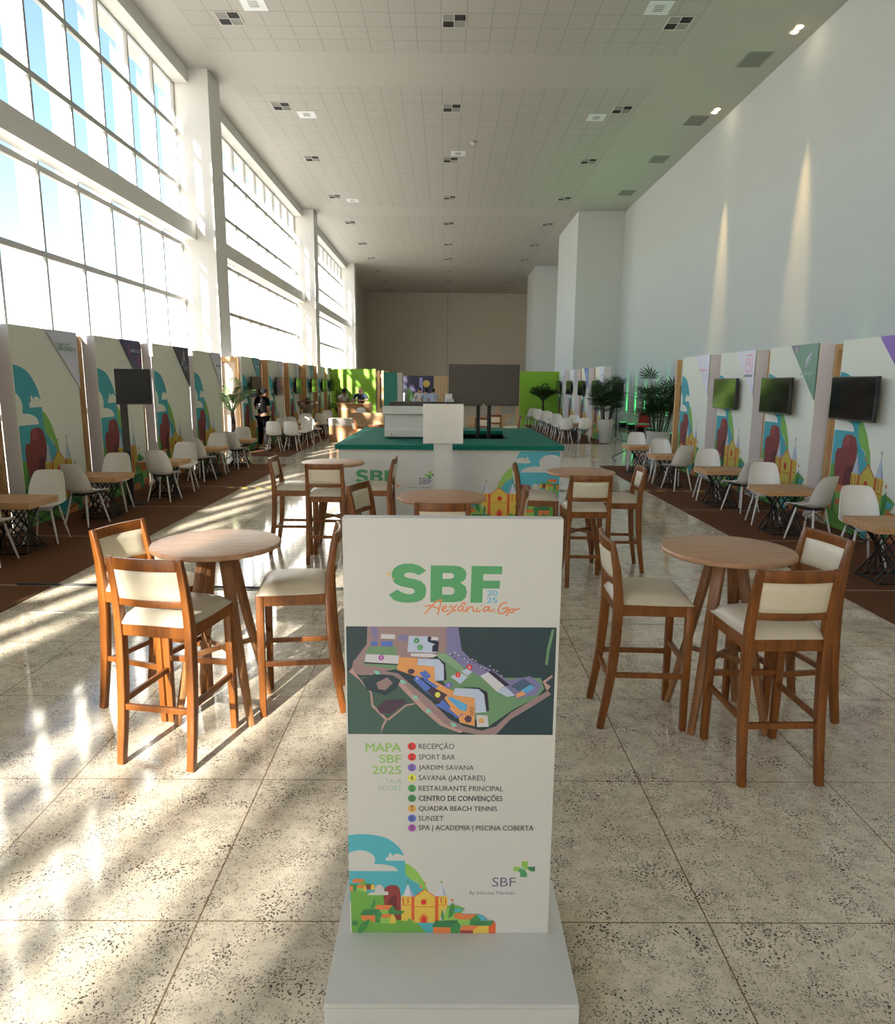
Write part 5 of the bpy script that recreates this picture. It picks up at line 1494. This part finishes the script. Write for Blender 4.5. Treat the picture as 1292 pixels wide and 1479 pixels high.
def areca(lab, loc, seed, hp=0.35, n=16, length=0.8, rise=1.5, mat=None, trunk=0.0, potted=True):
    random.seed(seed)
    t_ = thing('areca_palm', lab, 'potted plant', loc, 0)
    if potted:
        pot(t_, 0.16, 0.22, hp)
    if trunk:
        st = MB(); st.sweep([(0, 0, hp - 0.06), (0.02, 0, hp + trunk * 0.5), (0, 0.01, hp + trunk)], [0.07, 0.055, 0.05], STEM, n=9)
        obj('trunk', st, t_, smooth=60)
    fo = MB()
    for i in range(n):
        a = 2 * PI * i / n + random.uniform(-.25, .25)
        k = random.uniform(0.35, 1.0)
        frond(fo, (0.03 * math.cos(a), 0.03 * math.sin(a), hp - 0.06 + trunk), a, length * k, rise * random.uniform(0.7, 1.05) * (1.15 - 0.3 * k), rise * 0.62 * k, mat or LEAFB, nl=26, lw=0.011, ll=0.36)
    obj('foliage', fo, t_)
    return t_
lady_palm('lady palm in a tall tapered grey planter beside the far right booth walls', (5.20, 22.60, 0), 5, hp=0.77, top=1.42, nst=9)
lady_palm('lady palm in a wide grey planter beside the right pine post', (5.18, 16.9, 0), 9, hp=0.77, r0=0.23, r1=0.285, top=1.40, nst=9, spread=0.2)
areca('feathery palm between the left booth walls beside the pine frame', (-5.30, 17.55, 0.008), 11, hp=0.45, n=12, length=1.05, rise=0.95, trunk=0.75)
areca('dark palm on a short trunk before the right green wall', (4.40, 31.5, 0.008), 13, hp=0.40, n=28, length=1.02, rise=1.0, mat=LEAF, trunk=0.75)
areca('palm before the sunlit green wall behind the wooden bar', (-4.55, 31.3, 0.008), 17, hp=0.40, n=16, length=0.95, rise=1.75)
areca('palm in a white planter before the navy backdrop', (-1.75, 33.0, 0), 19, hp=0.50, n=18, length=0.8, rise=1.65)
t_ = thing('planter_box', 'white planter box low before the navy backdrop palm', 'planter', (-2.0, 30.0, 0))
obj('box', MB().box(0, 0.30, 0, 0.25, 0, 1.42, SIGN_W), t_, bevel=0.004)
obj('rim', MB().box(-0.01, 0.31, -0.01, 0.26, 1.4202, 1.45, SIGN_W), t_)

# ------------------------------------------------------------------ speaker stand and red chair on the right
t_ = thing('speaker', 'black loudspeaker on a pole stand behind the tall planter', 'speaker', (5.98, 24.4, 0))
obj('cabinet', MB().box(-0.17, 0.17, -0.15, 0.15, 1.56, 1.95, BLACKP), t_, bevel=0.01)
obj('pole', MB().lathe([(0.016, 0.04), (0.016, 1.56)], BLACK, 12), t_, smooth=40)
for k in range(3):
    a = 2 * PI * k / 3 + 0.5
    obj('leg', MB().sweep([(0, 0, 0.55), (0.30 * math.cos(a), 0.30 * math.sin(a), 0.012)], 0.010, BLACK, n=8), t_)
cb = MB(); cb.sweep([(5.98, 24.1, 0.012), (6.1, 23.1, 0.01), (6.0, 22.0, 0.01), (5.0, 19.5, 0.01), (4.4, 18.2, 0.01), (4.25, 17.2, 0.01)], 0.010, BLACKP, n=6)
tag(obj('cable', cb, smooth=60), 'black cable running over the floor from the loudspeaker stand on the right', 'cable')
t_ = thing('banquet_chair', 'red banquet chair alone against the green lit right wall', 'chair', (6.85, 24.1, 0), math.radians(155))
BS = plain('red_chair_frame', (0.03, 0.03, 0.03), 0.4)
obj('seat', MB().box(-0.22, 0.22, -0.21, 0.21, 0.43, 0.50, RED), t_, bevel=0.02, smooth=60)
bk = MB(); bk.prism([(-0.20, 0.56), (0.20, 0.56), (0.205, 0.82), (0.17, 0.90), (0.08, 0.935), (-0.08, 0.935), (-0.17, 0.90), (-0.205, 0.82)], RED, lambda a, b, l: (a, l - 0.08 * (b - 0.5), b), -0.24, -0.20)
obj('backrest', bk, t_, bevel=0.01)
for s in (-1, 1):
    obj('leg', MB().sweep([(s * 0.21, 0.22, 0), (s * 0.20, 0.18, 0.43)], 0.011, BS, n=8), t_)
    obj('leg', MB().sweep([(s * 0.21, -0.28, 0), (s * 0.20, -0.22, 0.43), (s * 0.19, -0.23, 0.75)], 0.011, BS, n=8), t_)
# ------------------------------------------------------------------ people
SKIN = plain('skin', (0.42, 0.235, 0.165), 0.55)
SKIN_D = plain('tanned_skin', (0.30, 0.155, 0.10), 0.55)
HAIR = plain('dark_hair', (0.015, 0.012, 0.010), 0.7)
LIPS = plain('lips', (0.30, 0.11, 0.09), 0.6)
EYE = plain('dark_eye', (0.02, 0.015, 0.012), 0.3)
CL_BLACK = plain('black_cotton', (0.009, 0.009, 0.010), 0.95, spec=0.1); CL_GREY = plain('grey_cotton', (0.16, 0.16, 0.17), 0.9); CL_NAVY = plain('navy_cotton', (0.020, 0.030, 0.055), 0.9)
CL_LIGHT = plain('pale_grey_shirt', (0.50, 0.49, 0.48), 0.85); CL_TAUPE = plain('taupe_shirt', (0.19, 0.155, 0.125), 0.9); CL_BLUE = plain('pale_blue_shirt', (0.36, 0.42, 0.55), 0.85); CL_JEAN = plain('dark_jeans', (0.03, 0.035, 0.05), 0.9); SHOE = plain('white_trainer', (0.6, 0.6, 0.6), 0.6)
def skin_mesh(name, verts, edges, radii, mat, root=0, levels=2):
    me = bpy.data.meshes.new(name)
    me.from_pydata([tuple(v) for v in verts], edges, [])
    o = bpy.data.objects.new(name, me)
    C.objects.link(o)
    o.modifiers.new('s', 'SKIN')
    for i, r in enumerate(radii):
        me.skin_vertices[0].data[i].radius = r if isinstance(r, tuple) else (r, r)
        me.skin_vertices[0].data[i].use_root = (i == root)
    sb = o.modifiers.new('d', 'SUBSURF')
    sb.levels = levels
    dg = bpy.context.evaluated_depsgraph_get()
    out = bpy.data.meshes.new_from_object(o.evaluated_get(dg))
    out.name = name
    bpy.data.objects.remove(o)
    out.materials.clear()
    out.materials.append(mat)
    out.polygons.foreach_set('use_smooth', [True] * len(out.polygons))
    out.polygons.foreach_set('material_index', [0] * len(out.polygons))
    return out
def hand_chain(V, E_, Rd, wi, wr, d, side):
    """palm, four unequal bent fingers and a thumb grown from the wrist vertex"""
    d = d.normalized()
    sd = d.cross(Vector((0, 1, 0)) if abs(d.y) < 0.9 else Vector((0, 0, 1))).normalized()
    nn = sd.cross(d).normalized() * side
    pi_ = len(V); V.append(wr + d * 0.075); E_.append((wi, pi_)); Rd.append(0.030)
    for k, (off, L) in enumerate(((-0.030, 0.066), (-0.010, 0.078), (0.011, 0.072), (0.030, 0.056))):
        a = len(V)
        V.append(wr + d * 0.095 + sd * off); E_.append((pi_, a)); Rd.append(0.010)
        V.append(wr + d * (0.095 + L * 0.55) + sd * off * 1.1 + nn * 0.010); E_.append((a, a + 1)); Rd.append(0.009)
        V.append(wr + d * (0.095 + L * 0.92) + sd * off * 1.1 + nn * 0.035); E_.append((a + 1, a + 2)); Rd.append(0.008)
    a = len(V)
    V.append(wr + d * 0.045 + sd * -0.038); E_.append((pi_, a)); Rd.append(0.011)
    V.append(wr + d * 0.085 + sd * -0.058 + nn * 0.012); E_.append((a, a + 1)); Rd.append(0.009)
def person(label, loc, rotz, arms, hip=0.92, lean=0.0, legs=None, shirt=CL_BLACK, trousers=CL_BLACK, skin=SKIN, hair='short', shoes=SHOE, head=(0, 0.02), sleeve=None):
    t_ = thing('person', label, 'person', loc, rotz)
    hz = hip
    def up(z, f=1.0):
        return Vector((0, lean * (z - 0.0) * f, hz + z))
    V = [up(0), up(0.17), up(0.36), up(0.50), up(0.565) + Vector((head[0] * 0.5, head[1], 0)), up(0.66) + Vector((head[0], head[1] + 0.02, 0)), up(0.745) + Vector((head[0], head[1] + 0.015, 0)), up(0.605) + Vector((head[0], head[1] + 0.075, 0))]
    E_ = [(0, 1), (1, 2), (2, 3), (3, 4), (4, 5), (5, 6), (5, 7)]
    Rd = [(0.135, 0.10), (0.125, 0.095), (0.145, 0.105), (0.075, 0.065), 0.052, (0.078, 0.092), (0.055, 0.065), 0.035]
    nose = len(V); V.append(V[5] + Vector((0, 0.105, -0.015))); E_.append((5, nose)); Rd.append(0.014)
    for s in (-1, 1):
        e = len(V); V.append(V[5] + Vector((s * 0.083, -0.01, 0))); E_.append((5, e)); Rd.append(0.016)
    joints = {}
    for s, key in ((-1, 'l'), (1, 'r')):
        sh = len(V); V.append(up(0.475) + Vector((s * 0.175, 0, 0))); E_.append((3, sh)); Rd.append(0.055)
        el, wr = arms[key]
        el = Vector(el); wr = Vector(wr)
        e = len(V); V.append(el); E_.append((sh, e)); Rd.append(0.042)
        w2 = len(V); V.append(wr); E_.append((e, w2)); Rd.append(0.028)
        hand_chain(V, E_, Rd, w2, wr, wr - el, s)
        joints[key] = (V[sh].copy(), el, wr)
        lg = legs or {'l': ((-0.10, 0.02, 0.49), (-0.105, -0.02, 0.085)), 'r': ((0.10, 0.03, 0.49), (0.105, 0.0, 0.085))}
        kn, an = (Vector(q) for q in lg[key])
        h_ = len(V); V.append(Vector((s * 0.09, lean * -0.02, hz - 0.06))); E_.append((0, h_)); Rd.append(0.085)
        k_ = len(V); V.append(kn); E_.append((h_, k_)); Rd.append(0.058)
        a_ = len(V); V.append(an); E_.append((k_, a_)); Rd.append(0.038)
        f_ = len(V); V.append(an + Vector((0, 0.14, -0.05))); E_.append((a_, f_)); Rd.append((0.036, 0.028))
        joints['leg' + key] = (V[h_].copy(), kn, an)
    obj('body', skin_mesh('body', V, E_, Rd, skin), t_)
    # shirt
    SV = [up(0.02), up(0.18), up(0.36), up(0.49)]; SE = [(0, 1), (1, 2), (2, 3)]; SR = [(0.160, 0.125), (0.150, 0.118), (0.168, 0.125), (0.095, 0.082)]
    for s, key in ((-1, 'l'), (1, 'r')):
        sh, el, wr = joints[key]
        i = len(SV)
        SV.append(sh); SE.append((3, i)); SR.append(0.074)
        SV.append(sh.lerp(el, 0.8)); SE.append((i, i + 1)); SR.append(0.062)
    so = obj('shirt', skin_mesh('shirt', SV, SE, SR, shirt), t_)
    # trousers
    TV = [up(0.03)]; TE = []; TR_ = [(0.150, 0.118)]
    for s, key in ((-1, 'l'), (1, 'r')):
        h_, kn, an = joints['leg' + key]
        i = len(TV)
        TV += [h_, kn, an + Vector((0, 0, 0.03))]; TE += [(0, i), (i, i + 1), (i + 1, i + 2)]; TR_ += [0.104, 0.075, 0.060]
        sh_ = MB(); sh_.ball((an.x, an.y + 0.055, an.z - 0.042), 0.05, shoes, 12, 8, (0.95, 2.5, 0.85))
        obj('shoe', sh_, t_, smooth=80)
    obj('trousers', skin_mesh('trousers', TV, TE, TR_, trousers), t_)
    hc = V[5]
    if hair in ('short', 'bun', 'cap'):
        hm = MB(); hm.ball((hc.x, hc.y - 0.022, hc.z + 0.030), 0.108, HAIR, 16, 10, (0.92, 1.0, 1.0))
        obj('hair', hm, t_, smooth=80)
    if hair == 'bun':
        hm = MB(); hm.ball((hc.x, hc.y - 0.12, hc.z + 0.07), 0.045, HAIR, 12, 8)
        obj('hair_bun', hm, t_, smooth=80)
    if hair == 'cap':
        cm_ = MB(); cm_.ball((hc.x, hc.y - 0.012, hc.z + 0.045), 0.116, CL_BLACK, 16, 10, (0.93, 1.02, 0.85))
        cm_.box(hc.x - 0.07, hc.x + 0.07, hc.y + 0.07, hc.y + 0.19, hc.z + 0.052, hc.z + 0.064, CL_BLACK)
        obj('cap', cm_, t_, smooth=60)
    em = MB()
    for s in (-1, 1):
        em.ball((hc.x + s * 0.030, hc.y + 0.080, hc.z + 0.008), 0.010, EYE, 8, 6)
    obj('eyes', em, t_, smooth=80)
    lm = MB(); lm.ball((hc.x, hc.y + 0.088, hc.z - 0.055), 0.020, LIPS, 8, 6, (1, 0.5, 0.35))
    obj('mouth', lm, t_, smooth=80)
    return t_
# standing, black cap, seen from behind with forearms raised before the chest
pz = person('person in a black cap and black clothes standing beside the far left chairs, back turned', (-5.03, 19.45, 0.008), math.radians(-28), {'l': ((-0.25, -0.02, 1.14), (-0.20, 0.20, 1.12)), 'r': ((0.27, -0.06, 1.13), (0.14, 0.14, 1.06))}, shirt=CL_BLACK, trousers=CL_BLACK, skin=SKIN, hair='cap')
vm = MB()
for k in range(3):
    vm.box(-0.08, 0.05 - 0.02 * k, -0.142, -0.1405, 1.24 - k * 0.055, 1.27 - k * 0.055, SIGN_W)
obj('back_print', vm, pz)
# seated with arms raised behind the head
person('seated person with both arms raised behind the head, far left chairs', (-4.72, 24.20, 0.008), math.radians(-10), {'l': ((-0.36, 0.02, 1.18), (-0.12, -0.08, 1.22)), 'r': ((0.36, 0.02, 1.18), (0.12, -0.08, 1.22))}, hip=0.52, shirt=CL_TAUPE, trousers=CL_JEAN, skin=SKIN_D, legs={'l': ((-0.11, 0.40, 0.50), (-0.11, 0.42, 0.085)), 'r': ((0.11, 0.40, 0.50), (0.11, 0.42, 0.085))})
person('person in a pale grey shirt leaning on the wooden bar, on its left end', (-3.98, 27.0, 0), math.radians(-127), {'l': ((-0.27, 0.12, 1.22), (-0.20, 0.36, 1.16)), 'r': ((0.27, 0.12, 1.22), (0.20, 0.36, 1.16))}, hip=0.86, lean=0.30, shirt=CL_LIGHT, trousers=CL_JEAN, skin=SKIN_D)
person('balding person in a navy shirt with a blue lanyard standing behind the wooden bar', (-3.22, 27.1, 0), math.radians(172), {'l': ((-0.30, 0.08, 1.18), (-0.10, 0.30, 1.20)), 'r': ((0.30, 0.08, 1.18), (0.10, 0.30, 1.22))}, shirt=CL_NAVY, trousers=CL_JEAN, skin=plain('fair_skin', (0.52, 0.30, 0.22), 0.5), hair='none')
person('fair person facing the camera far behind the machine', (-1.22, 34.4, 0), math.radians(178), {'l': ((-0.24, 0.05, 1.15), (-0.15, 0.25, 1.05)), 'r': ((0.24, 0.05, 1.15), (0.15, 0.25, 1.05))}, hip=0.86, shirt=plain('white_shirt', (0.6, 0.58, 0.55), 0.85), trousers=CL_JEAN)
person('dark haired person in pale blue far behind the machine, left of two', (-0.88, 33.4, 0), math.radians(10), {'l': ((-0.24, 0.05, 1.10), (-0.15, 0.25, 1.0)), 'r': ((0.24, 0.05, 1.10), (0.15, 0.25, 1.0))}, hip=0.84, shirt=CL_BLUE, trousers=CL_JEAN)
person('dark haired person in pale blue far behind the machine, right of two', (-0.55, 33.0, 0), math.radians(-14), {'l': ((-0.24, 0.05, 1.10), (-0.15, 0.25, 1.0)), 'r': ((0.24, 0.05, 1.10), (0.15, 0.25, 1.0))}, hip=0.85, shirt=CL_BLUE, trousers=CL_JEAN, hair='bun')
